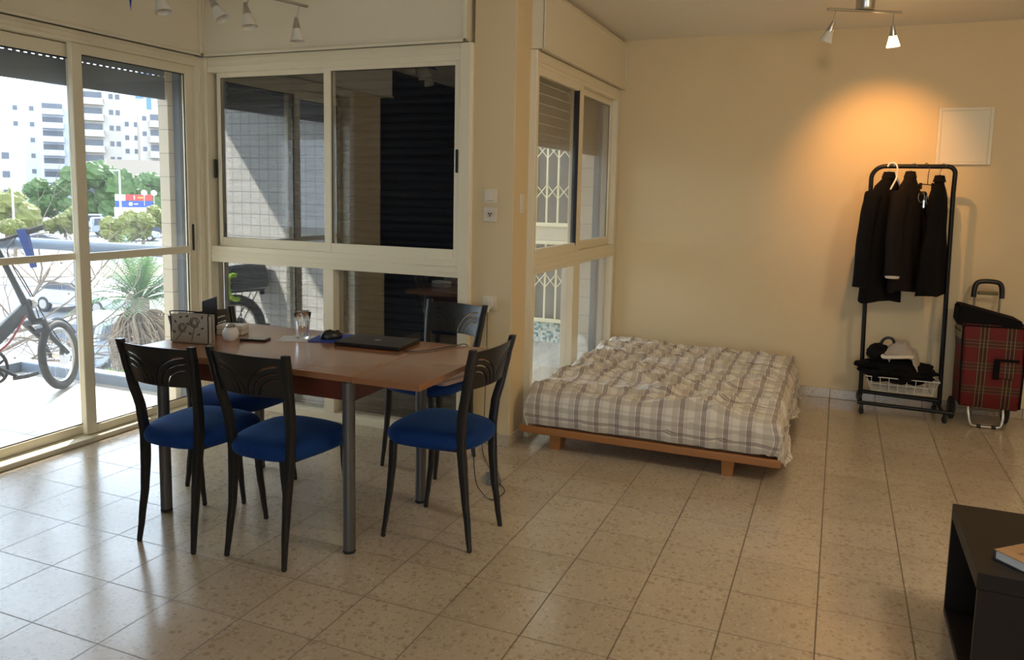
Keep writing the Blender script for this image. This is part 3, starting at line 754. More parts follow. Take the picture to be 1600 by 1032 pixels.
bm = B(); tube(bm, smoothpath([(1.51, 1.66, TZ+.008), (1.56, 1.62, TZ+.004), (1.63, 1.70, TZ+.004), (1.68, 1.82, TZ+.004), (1.72, 1.885, TZ+.002), (1.735, 1.90, .66), (1.74, 1.915, .4), (1.75, 1.93, .1), (1.78, 1.95, .01), (1.86, 1.90, .006), (1.87, 2.02, .006), (1.80, 2.10, .012)], 6), .0024, 6)
obj('cord', bm, 'black_plastic', t, True)
t = thing('power_adapter', 'grey laptop power brick on the floor behind the right hand chair', 'power adapter', (1.76, 2.13, 0), rad(30))
bx('brick', simple('grey_plastic', (.16, .16, .17), .4), t, -.035, .035, -.06, .06, 0, .03, bev=.006, seg=2)
t = thing('charging_cable', 'thin dark cable hanging from the low pillar socket to the floor', 'cable', (0, 0, 0))
bm = B(); tube(bm, smoothpath([(1.497, 2.617, .80), (1.500, 2.60, .72), (1.500, 2.60, .5), (1.495, 2.60, .3), (1.49, 2.60, .1), (1.50, 2.56, .01), (1.58, 2.42, .006), (1.66, 2.30, .006), (1.72, 2.20, .01)], 6), .0022, 6)
obj('cord', bm, 'black_plastic', t, True)
bm = B(); tube(bm, [(1.495, 2.645, .806), (1.495, 2.612, .804)], [.016, .013], 12); tube(bm, [(1.497, 2.618, .806), (1.497, 2.612, .775)], [.010, .006], 10); obj('plug', bm, 'white', t, True)

# ------------------------------------------------------------------ BED
t = thing('bed_platform', 'low orange pine bed base under the plaid mattress', 'bed', (1.68, 2.70, 0))
bx('slat_deck', 'bedwood', t, .0, 1.39, .0, 1.88, .098, .125, bev=.004)
bx('front_rail', 'bedwood', t, -.01, 1.41, -.012, .012, .090, .132, bev=.006, seg=2)
for x in (.17, 1.12):
    bm = B(); loft(bm, [[(x+a*.9, y, 0) for a, y in ((0, .03), (.06, .03), (.06, .12), (0, .12))], [(x-.005+a*1.15, y, .098) for a, y in ((0, .02), (.06, .02), (.06, .14), (0, .14))]])
    obj('leg', bm, 'bedwood', t)
    bx('leg', 'bedwood', t, x, x+.06, 1.5, 1.6, 0, .098)
# mattress with plaid cover: single draped surface
def mattress():
    bm = B(); uvl = bm.loops.layers.uv.new('UVMap')
    L, Wd = 1.86, 1.36; X0, Y0 = 1.712, 2.700
    nu, nv = 160, 210
    side = .226; R_ = .055
    UV = {}; V = {}
    def edge(c, Lc):
        if c < 0:
            s = -c
            if s < R_*PI/2: return -R_*math.sin(s/R_), R_*(1-math.cos(s/R_))
            return -R_, R_+(s-R_*PI/2)
        if c > Lc:
            s = c-Lc
            if s < R_*PI/2: return Lc+R_*math.sin(s/R_), R_*(1-math.cos(s/R_))
            return Lc+R_, R_+(s-R_*PI/2)
        return c, 0
    def ridge(q, p=2.2): return max(0, 1-abs(noise.noise(q))*p)**2.5
    for i in range(nu+1):
        for j in range(nv+1):
            u = -side+(Wd+2*side)*i/nu; v = -side+(L+2*side)*j/nv
            x, dx = edge(u, Wd-.11); y, dy = edge(v, L-.11)
            cu = min(max(u/Wd, 0), 1); cv = min(max(v/L, 0), 1)
            d = max(dx, dy) if not (dx and dy) else min(.21, math.hypot(dx, dy))
            top = .342-.045*max(0, cv-.80)/.2-.030*max(0, cu-.86)/.14*cv+.018*math.exp(-((cu-.03)/.12)**2-((cv-.86)/.16)**2)
            z = top-min(d, top-.128)
            # long folds fan out from the left edge, finer crumples over them
            ang = v*1.15-u*.42; q = Vector((u*.9+v*.35, ang*5.2, .3))
            r1 = ridge(q+Vector((0, .35*noise.noise(Vector((u*2, v*2, 9))), 0)), 3.2)
            r2 = ridge(Vector((u*1.5+v*2.2+3, v*6.0-u*2.6, 1.3)), 3.0)
            r4 = ridge(Vector((u*6.5+1, v*5.0+u*2.5, 5.3)), 2.8)
            r3 = noise.noise(Vector((u*11, v*17, 2.3)))
            w = .036*r1+.020*r2+.012*r4+.004*r3+.012*noise.noise(Vector((u*1.8, v*2.4, 4)))-.008
            if dx or dy:
                k = min(1, d/.08); wk = w*(1-.65*k); off = Vector((0, 0, wk))
                sx = (1 if u > Wd/2 else -1) if dx else 0; sy = (1 if v > L/2 else -1) if dy else 0
                fl = (.012*noise.noise(Vector((v*9, u*5, 2)))+.006*math.sin(v*31+u*9))*k if dx else 0
                fl2 = (.008*noise.noise(Vector((u*8, v*4, 7)))+.004*math.sin(u*27))*k if dy else 0
                off.x += sx*(fl+.012*k*math.sin(PI*min(1, d/.2))); off.y += sy*(fl2+.014*k*math.sin(PI*min(1, d/.2)))
            else: off = Vector((0, 0, w))
            co = Vector((X0+R_+x, Y0+R_+y, z))+off
            if u > Wd-.11:                                   # right side: hem slips past the base
                loose = max(0, d-.09)/.12
                co.x += .030*loose*(.6+.4*math.sin(v*7))
                co.z -= loose*(.015+.018*math.sin(v*6+1)+(.09*max(0, cv-.90)/.10))
            V[i, j] = bm.verts.new(co); UV[i, j] = (u, v)
    for i in range(nu):
        for j in range(nv):
            ks = ((i, j), (i+1, j), (i+1, j+1), (i, j+1))
            f = bm.faces.new([V[k] for k in ks])
            for lp, k in zip(f.loops, ks): lp[uvl].uv = (UV[k][0]+5, UV[k][1]+5)
    return bm
t2 = tag(bpy.data.objects.new('mattress', None), 'low mattress under a rumpled beige and brown plaid cover', 'mattress'); COL.objects.link(t2)
mo = obj('plaid_cover', mattress(), 'plaid', t2, True)
bm = B(); loft(bm, [[(2.385+x*f, 3.615+y*f, z) for x, y in rrect(.63, .87, .06, 5)] for f, z in ((.985, .126), (1, .14), (1, .24), (.98, .255))]); obj('mattress_core', bm, 'white_cloth', t2, True)

# ------------------------------------------------------------------ CLOTHES RACK
t = thing('clothes_rack', 'black tubular clothes rack on casters against the back wall', 'clothes rack', (3.49, 4.50, 0))
r = .0145
bm = B()
arc = lambda cx, cz, r0, a0, a1, n=8: [(cx+r0*math.cos(rad(a0+(a1-a0)*i/n)), 0, cz+r0*math.sin(rad(a0+(a1-a0)*i/n))) for i in range(n+1)]
P = [(0.005, 0, .10), (-.022, 0, 1.40)]+arc(.060, 1.585, .085, 180, 90)+arc(.425, 1.625, .045, 90, 0)+[(.468, 0, 1.5), (.490, 0, .08)]
tube(bm, P, r, 12); obj('upright_frame', bm, 'black_metal', t, True)
bm = B(); tube(bm, smoothpath([(0, .16, .085), (-.01, .02, .085), (0, -.13, .085), (.03, -.15, .080), (.46, -.15, .075), (.56, -.15, .072)], 5), .013, 10); obj('base_bar', bm, 'black_metal', t, True)
bm = B(); tube(bm, [(0, .0, .125), (.49, .0, .11)], .013, 10); tube(bm, [(.49, .16, .085), (.49, -.15, .078)], .013, 10); tube(bm, [(0, .16, .085), (.49, .16, .085)], .011, 10); obj('base_bar', bm, 'black_metal', t, True)
for (x, y) in ((.012, -.14), (.512, -.14), (.01, .15), (.48, .15)):
    bm = B(); lathe(bm, [(0, -.010), (.020, -.010), (.024, -.006), (.024, .006), (.020, .010), (0, .010)], (x, y, .0242), 18, (1, .3, 0)); c = obj('caster', bm, 'rubber', t, True)
    bm = B(); box(bm, x-.012, x+.012, y-.012, y+.012, .045, .075, .003); obj('caster_fork', bm, 'black_plastic', c)
# wire basket
t = thing('wire_basket', 'white wire basket hung low on the clothes rack', 'basket', (3.50, 4.50, 0))
bm = B(); x0, x1, y0, y1, zt, zb = .02, .46, -.13, .11, .262, .165
def ring(x0, x1, y0, y1, z, rr_=.0022):
    P = [(x0, y0, z), (x1, y0, z), (x1, y1, z), (x0, y1, z)]
    for a, b in zip(P, P[1:]+P[:1]): tube(bm, [a, b], rr_, 6)
ring(x0, x1, y0, y1, zt, .0032); ring(x0+.02, x1-.02, y0+.01, y1-.01, .215); ring(x0+.035, x1-.035, y0+.02, y1-.02, zb)
for k in range(8):
    f = k/7; xa = x0+.03+(x1-x0-.06)*f; xb = x0+.04+(x1-x0-.08)*f
    tube(bm, [(xa, y0, zt), (xb, y0+.02, zb), (xb, y1-.02, zb), (xa, y1, zt)], .002, 6)
for k in range(5):
    y = y0+.02+(y1-y0-.04)*k/4
    tube(bm, [(x0, y, zt), (x0+.035, y, zb), (x1-.035, y, zb), (x1, y, zt)], .002, 6)
tube(bm, [(x0, -.0, zt), (.0, 0, zt+.02)], .003, 6); tube(bm, [(x1, 0, zt), (.485, 0, zt+.02)], .003, 6)
obj('wire_mesh', bm, 'white', t, True)

def blob(bm, c, sx, sy, sz, seed, amp=.25, rings_=14, segs=24, fr=3.0, flat=0.0):
    R = []
    for i in range(rings_+1):
        a = PI*i/rings_; row = []
        for j in range(segs):
            b = 2*PI*j/segs
            d = Vector((math.sin(a)*math.cos(b), math.sin(a)*math.sin(b), math.cos(a)))
            k = 1+amp*noise.noise(d*fr+Vector((seed, seed*.7, 0)))*2
            z = d.z*sz*k
            row.append((c[0]+d.x*sx*k, c[1]+d.y*sy*k, c[2]+z))
        R.append(row)
    loft(bm, R, True)
t = tag(bpy.data.objects.new('folded_clothes', None), 'heap of black clothes piled on the white wire basket', 'clothes'); COL.objects.link(t)
bm = B(); blob(bm, (3.71, 4.47, .30), .235, .125, .085, 2.2, .16, 20, 40, 3.2); obj('black_heap', bm, 'black_cloth', t, True)
bm = B(); blob(bm, (3.50, 4.42, .335), .060, .05, .022, 1.7, .2); obj('black_sleeve', bm, 'black_cloth', t, True)
t = tag(bpy.data.objects.new('handbag', None), 'black rounded bag with a looped strap at the left of the clothes heap', 'bag'); COL.objects.link(t)
bm = B(); blob(bm, (3.585, 4.43, .420), .072, .06, .062, 5.2, .08, 20, 36, 3); obj('bag_body', bm, 'black_cloth', t, True)
bm = B(); tube(bm, smoothpath([(3.60, 4.42, .465), (3.60, 4.40, .50), (3.625, 4.39, .528), (3.66, 4.39, .525), (3.675, 4.40, .49), (3.66, 4.41, .46)], 6), .010, 8); obj('strap', bm, 'black_plastic', t, True)
t = tag(bpy.data.objects.new('knitted_top', None), 'crumpled cream top lying on the black clothes heap', 'clothing'); COL.objects.link(t)
bm = B()
nu = 44
Vv = {}
for i in range(nu+1):
    for j in range(nu+1):
        u = i/nu*2-1; v = j/nu*2-1
        rr_ = math.hypot(u, v); k = 1/max(1, rr_*1.0) if rr_ > 1 else 1
        x = 3.725+u*.115*k+.012*math.sin(v*5); y = 4.42+v*.085*k
        z = .392+.105*max(0, 1-(u*u*.9+v*v*.75))**.8+.016*noise.noise(Vector((u*3, v*5, .4)))*2+.012*abs(math.sin(u*6+v*3.5))-.075*max(0, u-.2)
        Vv[i, j] = bm.verts.new((x, y, z))
for i in range(nu):
    for j in range(nu): bm.faces.new((Vv[i, j], Vv[i+1, j], Vv[i+1, j+1], Vv[i, j+1]))
bmesh.ops.solidify(bm, geom=list(bm.faces), thickness=.006)
obj('cream_knit', bm, 'white_cloth', t, True)
bm = B(); tube(bm, smoothpath([(3.615, 4.40, .425), (3.612, 4.36, .405), (3.66, 4.335, .41), (3.73, 4.325, .42), (3.79, 4.335, .425)], 6), [.012]*25, 8); obj('rolled_hem', bm, 'white_cloth', t, True)

def garment(name, label, xc, top, hem, hwid, thick, yaw, mat, sleeve, flare, cuff=None, ws=1.0):
    """hollow coat on a hanger: body loft, two sleeves, collar, hook"""
    t = thing(name, label, 'jacket' if sleeve else 'garment', (xc, 4.50, 0), yaw, 'dark clothes on the rack')
    zs = top-.05
    bm = B(); rings = []; n = 36
    prof = [(hem, flare, 1.15), (hem+.04, flare*.99, 1.15), (hem+.25, flare*.93, 1.0), (zs-.30, hwid*.95, .95), (zs-.16, hwid, .9), (zs-.08, hwid*.98, .72), (zs-.03, hwid*.80, .55), (zs+.005, hwid*.45, .5), (zs+.03, hwid*.26, .55), (zs+.055, hwid*.20, .5)]
    K = 40
    for i in range(K+1):
        z = hem+(zs+.055-hem)*i/K
        for a, b in zip(prof[:-1], prof[1:]):
            if a[0] <= z <= b[0]+1e-6:
                f = (z-a[0])/(b[0]-a[0]); w = a[1]+(b[1]-a[1])*f; th = (a[2]+(b[2]-a[2])*f)*thick
        row = []
        fold = max(0, min(1, (zs-.1-z)/.3))
        for j in range(n):
            q = 2*PI*j/n
            rip = 1+fold*(.18*math.sin(q*5+xc*40+z*2)+.10*noise.noise(Vector((q*2, z*3, xc*9))))
            row.append((w*math.cos(q), th*math.sin(q)*rip, z+(.012*math.sin(q*3+xc*9) if i < 2 else 0)))
        rings.append(row)
    loft(bm, rings); obj('body', bm, mat, t, True)
    if sleeve:
        for s in (-1, 1):
            bm = B(); sh = (s*hwid*.90, 0, zs-.085); L = sleeve
            P = smoothpath([sh, (s*(hwid+.02*ws), -.01, zs-.18), (s*(hwid+.06*ws), -.02, zs-L*.55), (s*(hwid+.10*ws), -.045, zs-L)], 6)
            m = len(P); rr_ = [(.052-.004*k/m)*(1+.03*math.sin(k*1.1)) for k in range(m)]
            tube(bm, P, rr_, 16); sl = obj('sleeve', bm, mat, t, True)
            if cuff and s == cuff:
                bm = B(); e = P[-1]; lathe(bm, [(.0, -.006), (.040, -.006), (.046, .010), (.044, .03), (.0, .03)], (e[0], e[1], e[2]-.006), 20); obj('pale_cuff', bm, 'white_cloth', sl, True)
    bm = B(); lathe(bm, [(.0, .028), (.058, .020), (.050, .040), (.042, .062), (.0, .066)], (0, 0, zs), 20, (0, 0, 1), 1.0, .62); obj('collar', bm, mat, t, True)
    bm = B(); tube(bm, [(0, 0, zs+.05), (0, 0, 1.645)]+[(0, -.018+.018*math.cos(rad(a)), 1.668+.022*math.sin(rad(a))) for a in range(-60, 181, 30)], .0024, 6); obj('hanger_hook', bm, 'steel', t, True)
    return t
garment('coat', 'long black coat at the left end of the clothes rack', 3.572, 1.62, .765, .150, .060, rad(48), 'black_cloth', .70, .19)
garment('jacket', 'dark brown jacket with a pale cuff, middle of the clothes rack', 3.700, 1.625, .845, .15, .062, rad(62), 'brown_cloth', .62, .165, cuff=-1)
garment('garment', 'black garment hanging at the right end of the clothes rack', 3.873, 1.60, .83, .12, .05, rad(62), 'black_cloth', 0, .185)
t = thing('clothes_hanger', 'empty white hanger hooked over the bar in front of the black coat', 'hanger', (3.615, 4.43, 0), rad(60), None)
bm = B(); tube(bm, smoothpath([(-.07, -.0, 1.515), (-.02, 0, 1.57), (0, 0, 1.60), (0, 0, 1.66), (.012, .03, 1.69), (.0, .055, 1.685), (-.01, .06, 1.665)], 5), .0055, 8); tube(bm, smoothpath([(0, 0, 1.595), (.03, 0, 1.57), (.07, 0, 1.51)], 4), .0055, 8); obj('white_frame', bm, 'white', t, True)
t = thing('clip_hanger', 'metal clip hanger with hooks between the brown jacket and the black garment', 'hanger', (3.79, 4.48, 0), rad(20))
bm = B(); tube(bm, [(-.04, 0, 1.555), (.06, 0, 1.548)], .003, 8); tube(bm, smoothpath([(.015, 0, 1.55), (.015, 0, 1.62), (.02, 0, 1.66), (.015, .03, 1.692), (0, .04, 1.68)], 5), .0022, 6); obj('wire', bm, 'black_metal', t, True)
for x in (-.03, .05):
    bx('clip', 'black_metal', t, x-.010, x+.010, -.006, .006, 1.52, 1.562, bev=.003)
bm = B()
for cx, cz, s_ in ((-.02, 1.47, .02), (.035, 1.46, .024)):
    tube(bm, [(cx+s_*math.sin(a*.5), -.004, cz+s_*1.8*math.cos(a*.5)) for a in range(12)], .0022, 6)
tube(bm, [(0, 0, 1.45), (.0, 0, 1.40)], .012, 8); obj('hooks', bm, 'steel', t, True)

# ------------------------------------------------------------------ SHOPPING TROLLEY
t = thing('shopping_trolley', 'red tartan shopping trolley with a black flap beside the clothes rack', 'shopping trolley', (4.225, 4.46, 0), rad(4))
bm = B(); rings = []
for z, w, d, xo in ((.13, .165, .085, .02), (.15, .178, .10, .015), (.30, .182, .112, .012), (.50, .178, .115, .006), (.62, .180, .118, .0), (.672, .176, .112, .0)):
    rings.append([(x+xo+.004*math.sin(z*30), y, z-(.05*max(0, x) if z < .2 else 0)) for x, y in rrect(w, d, .03, 5)])
loft(bm, rings); bag = obj('bag_body', bm, 'tartan', t, True)
bm = B(); box(bm, .015, .135, -.135, -.112, .335, .455, .008, 2); obj('pocket', bm, 'tartan', t)
bm = B(); box(bm, .012, .150, -.141, -.134, .445, .462, .003); box(bm, .010, .045, -.145, -.136, .33, .455, .004); obj('pocket_trim', bm, 'black_cloth', t)
bm = B()
for s in (-1, 1): tube(bm, [(s*.170+.012, -.105, .14), (s*.176+.008, -.112, .4), (s*.172, -.110, .66)], .006, 6)
tube(bm, [(-.17, -.113, .662), (.17, -.113, .662)], .006, 6); obj('piping', bm, 'black_cloth', t, True)
bm = B(); loft(bm, [[(x, y, z) for x, y, z in ((-.215, -.10, .66), (.155, -.118, .645), (.165, -.118, .70), (-.185, -.10, .785), (-.20, -.10, .78))], [(x, y, z) for x, y, z in ((-.195, .11, .67), (.155, .11, .65), (.165, .11, .705), (-.175, .11, .79), (-.19, .11, .785))]])
bmesh.ops.bevel(bm, geom=list(bm.edges), offset=.012, segments=3, affect='EDGES'); obj('top_flap', bm, 'black_cloth', t, True)
bm = B()
P = smoothpath([(-.075, .12, .10), (-.075, .12, .5), (-.072, .12, .86)], 4); tube(bm, P, .008, 8); P = [(x*-1, y, z) for x, y, z in P]; tube(bm, P, .008, 8); obj('uprights', bm, 'steel', t, True)
bm = B(); tube(bm, smoothpath([(-.082, .12, .82), (-.076, .12, .895), (-.045, .12, .925), (.045, .12, .925), (.076, .12, .895), (.082, .12, .82)], 6), .016, 10); obj('handle_grip', bm, 'black_plastic', t, True)
bx('handle_bridge', simple('olive_plastic', (.16, .13, .05), .4), t, -.06, .06, .108, .132, .838, .862, bev=.006, seg=2)
bm = B(); tube(bm, smoothpath([(-.098, -.06, .15), (-.098, -.10, .08), (-.085, -.115, .022), (-.05, -.115, .012), (.05, -.115, .012), (.085, -.115, .022), (.098, -.10, .08), (.098, -.06, .15)], 6), .009, 10); obj('front_stand', bm, 'steel', t, True)
bm = B()
for x in (-.04, .045):
    bm = B(); lathe(bm, [(0, -.012), (.0125, -.012), (.0125, .012), (0, .012)], (x, -.115, .0125), 12, (1, 0, 0)); obj('rubber_sleeve', bm, 'rubber', t, True)
for x in (-.165, .15):
    bm = B(); lathe(bm, [(0, -.016), (.055, -.016), (.075, -.010), (.075, .010), (.055, .016), (0, .016)], (x, .08, .075), 28, (1, 0, 0)); wv = obj('wheel', bm, 'rubber', t, True)
    bm = B(); lathe(bm, [(0, -.018), (.03, -.018), (.03, .018), (0, .018)], (x, .08, .075), 20, (1, 0, 0)); obj('hub', bm, 'black_plastic', wv, True)
bm = B(); tube(bm, [(-.16, .08, .075), (.15, .08, .075)], .006, 8); obj('axle', bm, 'steel', t, True)

# ------------------------------------------------------------------ COFFEE TABLE + BOOK
t = thing('coffee_table', 'low black brown open box coffee table at the bottom right', 'coffee table', (3.715, 1.115, 0))
Lx, Ly, Hh = .90, .555, .40
bx('top_board', 'black_wood', t, 0, Lx, 0, Ly, Hh-.05, Hh, bev=.0015)
bx('bottom_board', 'black_wood', t, 0, Lx, .0, Ly, .0, .022, bev=.0015)
bx('side_panel', 'black_wood', t, 0.004, Lx, .0005, .022, .022, Hh-.0505, bev=.0015)
bx('side_panel', 'black_wood', t, 0, Lx, Ly-.018, Ly, .022, Hh-.05, bev=.0015)
t = thing('book', 'hardback book with a wood grain cover lying on the coffee table', 'book', (3.945, 1.255, .40), rad(-47))
bx('page_block', 'paper', t, -.10, .10, -.135, .13, .003, .027)
bm = B(); box(bm, -.105, .105, -.14, .135, .027, .030, .001); obj('cover', bm, 'bookcover', t)
bm = B(); box(bm, -.105, .105, -.14, .135, 0, .003, .001); box(bm, .100, .105, -.14, .135, .003, .027, .001); box(bm, -.105, -.100, -.14, -.13, .003, .027); obj('back_cover', bm, 'car_glass', t)
bm = B(); rw = random.Random(3)
for k in range(5):
    for q in range(3): box(bm, -.06+q*.018, -.047+q*.018, -.1+k*.012, -.096+k*.012, .030, .0305)
obj('title_letters', bm, 'black_plastic', t)

# ------------------------------------------------------------------ CEILING SPOT LIGHTS
def spot_head(t, top, tip_dir, stem_top, on=False):
    """stem from the bar, metal cone, glass shade"""
    top = Vector(top); d = Vector(tip_dir).normalized()
    bm = B(); tube(bm, [stem_top, Vector(stem_top).lerp(top, .7), top+d*.02], [.003, .003, .005], 8); st = obj('stem', bm, 'steel', t, True)
    bm = B(); lathe(bm, [(0, -.012), (.008, -.010), (.011, 0), (.020, .045), (.020, .050), (0, .050)], top, 20, d); obj('metal_cone', bm, 'steel', st, True)
    bm = B(); lathe(bm, [(.019, .046), (.027, .075), (.038, .112), (.036, .112), (.025, .075), (.016, .048)], top, 28, d)
    sh = obj('glass_shade', bm, 'shade_on' if on else 'shade_off', st, True)
    bm = B(); lathe(bm, [(0, .05), (.012, .055), (.018, .09), (.0, .095)], top, 16, d); obj('bulb', bm, 'bulb_on' if on else 'shade_off', st, True)
    return top+d*.12
t = thing('ceiling_spotlight', 'two headed ceiling spotlight bar on the right, one head lit warm', 'ceiling light', (3.345, 3.735, 0))
o0 = Vector((3.345, 3.735, 0))
bm = B(); lathe(bm, [(0, 2.535), (.048, 2.535), (.052, 2.545), (.052, H), (0, H)], (0, 0, 0), 32); obj('ceiling_mount', bm, 'steel', t, True)
bm = B(); tube(bm, [(-.200, -.107, 2.528), (.197, .107, 2.528)], .008, 10); obj('bar', bm, 'steel', t, True)
spot_head(t, (-.165, -.09, 2.455), (-.35, .15, -1), (-.155, -.083, 2.528))
tip = spot_head(t, (.155, .08, 2.445), (.10, .28, -1), (.155, .083, 2.528), True)
sp = bpy.data.lights.new('lit_bulb', 'SPOT'); sp.energy = 17; sp.spot_size = rad(74); sp.spot_blend = 1.0; sp.shadow_soft_size = .012; sp.color = (1, .47, .14)
sl = bpy.data.objects.new('lit_bulb', sp); COL.objects.link(sl); sl.parent = t
sl.location = tip+Vector((0, 0, -.0)); sl.rotation_euler = Vector((.0, -.86, .66)).to_track_quat('Z', 'Y').to_euler()

t = thing('ceiling_spotlight', 'four headed ceiling spotlight bar above the dining table, all heads off', 'ceiling light', (.55, 1.75, 0))
bm = B(); lathe(bm, [(0, 2.40), (.05, 2.40), (.05, H), (0, H)], (0, 0, 0), 32); obj('ceiling_mount', bm, 'steel', t, True)
bm = B(); tube(bm, [(-.15, -.45, 2.385), (.12, .36, 2.385)], .008, 10); obj('bar', bm, 'steel', t, True)
spot_head(t, (.075, .325, 2.315), (.05, .0, -1), (.098, .325, 2.385))
spot_head(t, (.01, .02, 2.325), (.28, -.05, -1), (.032, .05, 2.385))
spot_head(t, (-.10, -.09, 2.335), (.62, .10, -1), (-.032, -.07, 2.385))
spot_head(t, (-.17, -.345, 2.33), (.30, .0, -1), (-.135, -.38, 2.385))
t = thing('paper_star', 'blue spiky star ornament hanging under the ceiling at the top left', 'ornament', (.33, 1.30, 2.40))
bm = B()
for d in ((0, 0, -1), (.8, 0, -.5), (-.8, 0, -.5), (.3, .8, -.4), (-.3, -.8, -.4), (.2, .1, 1), (.9, .3, .4), (-.9, -.3, .4), (0, -.9, .5), (0, .9, .5)):
    d = Vector(d).normalized(); L = .19 if abs(d.z) > .9 else .11
    lathe(bm, [(.028, .0), (.0, L)], (0, 0, 0), 4, d)
obj('spikes', bm, 'strap_blue', t)
bm = B(); tube(bm, [(0, 0, .03), (0, 0, .22)], .0015, 5); obj('string', bm, 'strap_blue', t)

# ------------------------------------------------------------------ BALCONY (setting)
bm = B(); box(bm, -2.56, -0.62, 0.95, 2.80, -0.15, -0.004); struct('balcony_floor', 'pale tiled balcony floor in full sun outside the sliding door', 'floor', bm, 'bal_floor')
bm = B(); box(bm, -2.45, -.62, -3.0, 5.6, 2.75, 2.95); struct('balcony_ceiling', 'concrete slab of the balcony above', 'ceiling', bm, 'concrete')
bm = B(); box(bm, -2.7, -0.78, 0.94, 1.085, -0.1, 2.75); struct('wall_balcony_end', 'white tiled end wall of the balcony seen mirrored in the window', 'wall', bm, 'tile_x')
bm = B(); box(bm, -0.82, -0.801, .94, 0.99, -0.1, 2.75); struct('wall_facade', 'white tiled facade beside the sliding door', 'wall', bm, 'tile_y')
bm = B(); box(bm, -0.80, -0.66, 2.60, 2.86, -3.9, 2.75); box(bm, -0.79, -0.71, 2.50, 2.60, -0.1, 2.75); struct('wall_pier', 'narrow tile clad pier outside the right edge of the sliding door', 'wall', bm, 'clad')
bm = B(); box(bm, -2.56, -2.46, 1.085, 2.78, -0.02, 0.075, .01, 2); box(bm, -2.46, -0.80, 2.68, 2.78, -0.02, 0.075, .01, 2); struct('trim_1', 'blue grey curb around the edge of the balcony floor', 'curb', bm, 'parapet')
t = thing('balcony_railing', 'blue grey balcony railing with a broad rounded top rail', 'railing', (-2.5, 2.72, 0))
bm = B(); loft(bm, [[(x, b, .99+a) for a, b in rrect(.040, .035, .03, 4)] for x in (-.05, 1.75)]); loft(bm, [[(a, y, .99+b) for a, b in rrect(.035, .040, .03, 4)] for y in (-1.64, .05)]); obj('top_rail', bm, 'parapet', t, True)
for x, y in ((.64, 0), (1.70, .0), (0, -1.45)): bx('post', 'parapet', t, x-.015, x+.015, y-.015, y+.015, .06, .96, bev=.003)
t = thing('globe_lamp', 'round beige globe lamp on the balcony, seen mirrored in the shuttered window', 'lamp', (-1.50, 1.30, 0))
bm = B(); lathe(bm, [(.0, 2.08), (.06, 2.09), (.115, 2.14), (.14, 2.21), (.14, 2.25), (.115, 2.32), (.06, 2.37), (.0, 2.38)], n=32); obj('globe', bm, 'globe', t, True)
bm = B(); tube(bm, [(0, 0, 2.37), (0, 0, 2.75)], .006, 8); obj('stem', bm, 'black_metal', t, True)

# ------------------------------------------------------------------ FOLDING BIKE (local +y = forward, root at rear contact)
bike = thing('folding_bicycle', 'black folding bicycle with fat tyres parked on the sunny balcony', 'bicycle', (-1.42, 1.45, 0))
bike.rotation_euler = (0, rad(-12), rad(15)); 
WR = .245
def wheel(parent, c, ax, fender=True):
    c = Vector(c); ax = Vector(ax).normalized(); q = ax.to_track_quat('Z', 'Y')
    def cp(r, n=48, h=0): return [c+q @ Vector((r*math.cos(2*PI*i/n), r*math.sin(2*PI*i/n), h)) for i in range(n)]
    bm = B(); tube(bm, cp(WR-.026), .026, 10, closed=True); tr = obj('wheel', bm, 'rubber', parent, True)
    bm = B(); tube(bm, cp(WR-.058), .010, 8, closed=True); obj('rim', bm, 'steel', tr, True)
    bm = B(); lathe(bm, [(0, -.04), (.022, -.04), (.022, .04), (0, .04)], c, 16, ax)
    for i in range(24):
        a = 2*PI*i/24; h = .03*(1 if i % 2 else -1)
        tube(bm, [c+q @ Vector((.02*math.cos(a+.5), .02*math.sin(a+.5), h)), c+q @ Vector(((WR-.062)*math.cos(a), (WR-.062)*math.sin(a), 0))], .0013, 4)
    obj('spokes', bm, 'steel', tr, True)
    bm = B(); lathe(bm, [(.05, .035), (.075, .035), (.075, .038), (.05, .038)], c, 24, ax); obj('brake_disc', bm, 'steel', tr, True)
    return tr
wheel(bike, (0, 0, WR), (1, 0, 0))
steer = rad(10); ax = Vector((math.cos(steer), math.sin(steer), -.10))
FA = Vector((0, 1.06, WR)); wheel(bike, FA, ax)
fw = Vector((-math.sin(steer), math.cos(steer), 0))
HT = Vector((0, .86, .64)); HB = Vector((0, .90, .53))
def T(name, mat, pts, r, n=10, sm=True, parent=bike):
    bm = B(); tube(bm, pts, r, n); return obj(name, bm, mat, parent, True)
BBk = Vector((0, .40, .29))
bm = B(); loft(bm, [[Vector((a, .0, b))+Vector(p) for a, b in rrect(w, h_, .012, 3)] for p, w, h_ in (((0, .28, .40), .022, .045), ((0, .50, .44), .026, .05), ((0, .84, .60), .022, .048))]); obj('main_tube', bm, 'black_metal', bike, True)
bm = B(); tube(bm, [(0, .25, .82), (0, .33, .55), (0, .40, .29)], .018, 10)
for s in (-.05, .05):
    tube(bm, [(s, 0, WR), (s*.6, .37, .29)], .010, 8); tube(bm, [(s, 0, WR), (s*.5, .30, .60)], .009, 8)
tube(bm, [HB-Vector((0, 0, .03)), HT+Vector((0, 0, .02))], .026, 12); obj('frame', bm, 'black_metal', bike, True)
bm = B()
side = ax.copy(); side.z = 0; side.normalize()
for s in (-.062, .062):
    top = HB+side*s+Vector((0, .0, -.02)); tube(bm, [FA+side*s, FA.lerp(top, .55), top], [.015, .018, .021], 12)
tube(bm, [HB+side*-.07+Vector((0, .0, -.02)), HB+side*.07+Vector((0, 0, -.02))], .022, 12); obj('fork', bm, 'chair_metal', bike, True)
bm = B(); P = []
for k in range(13):
    a = rad(35+k*9); P.append(FA-fw*(WR+.012)*math.cos(a+rad(10))*1.0+Vector((0, 0, (WR+.014)*math.sin(a+rad(10)))))
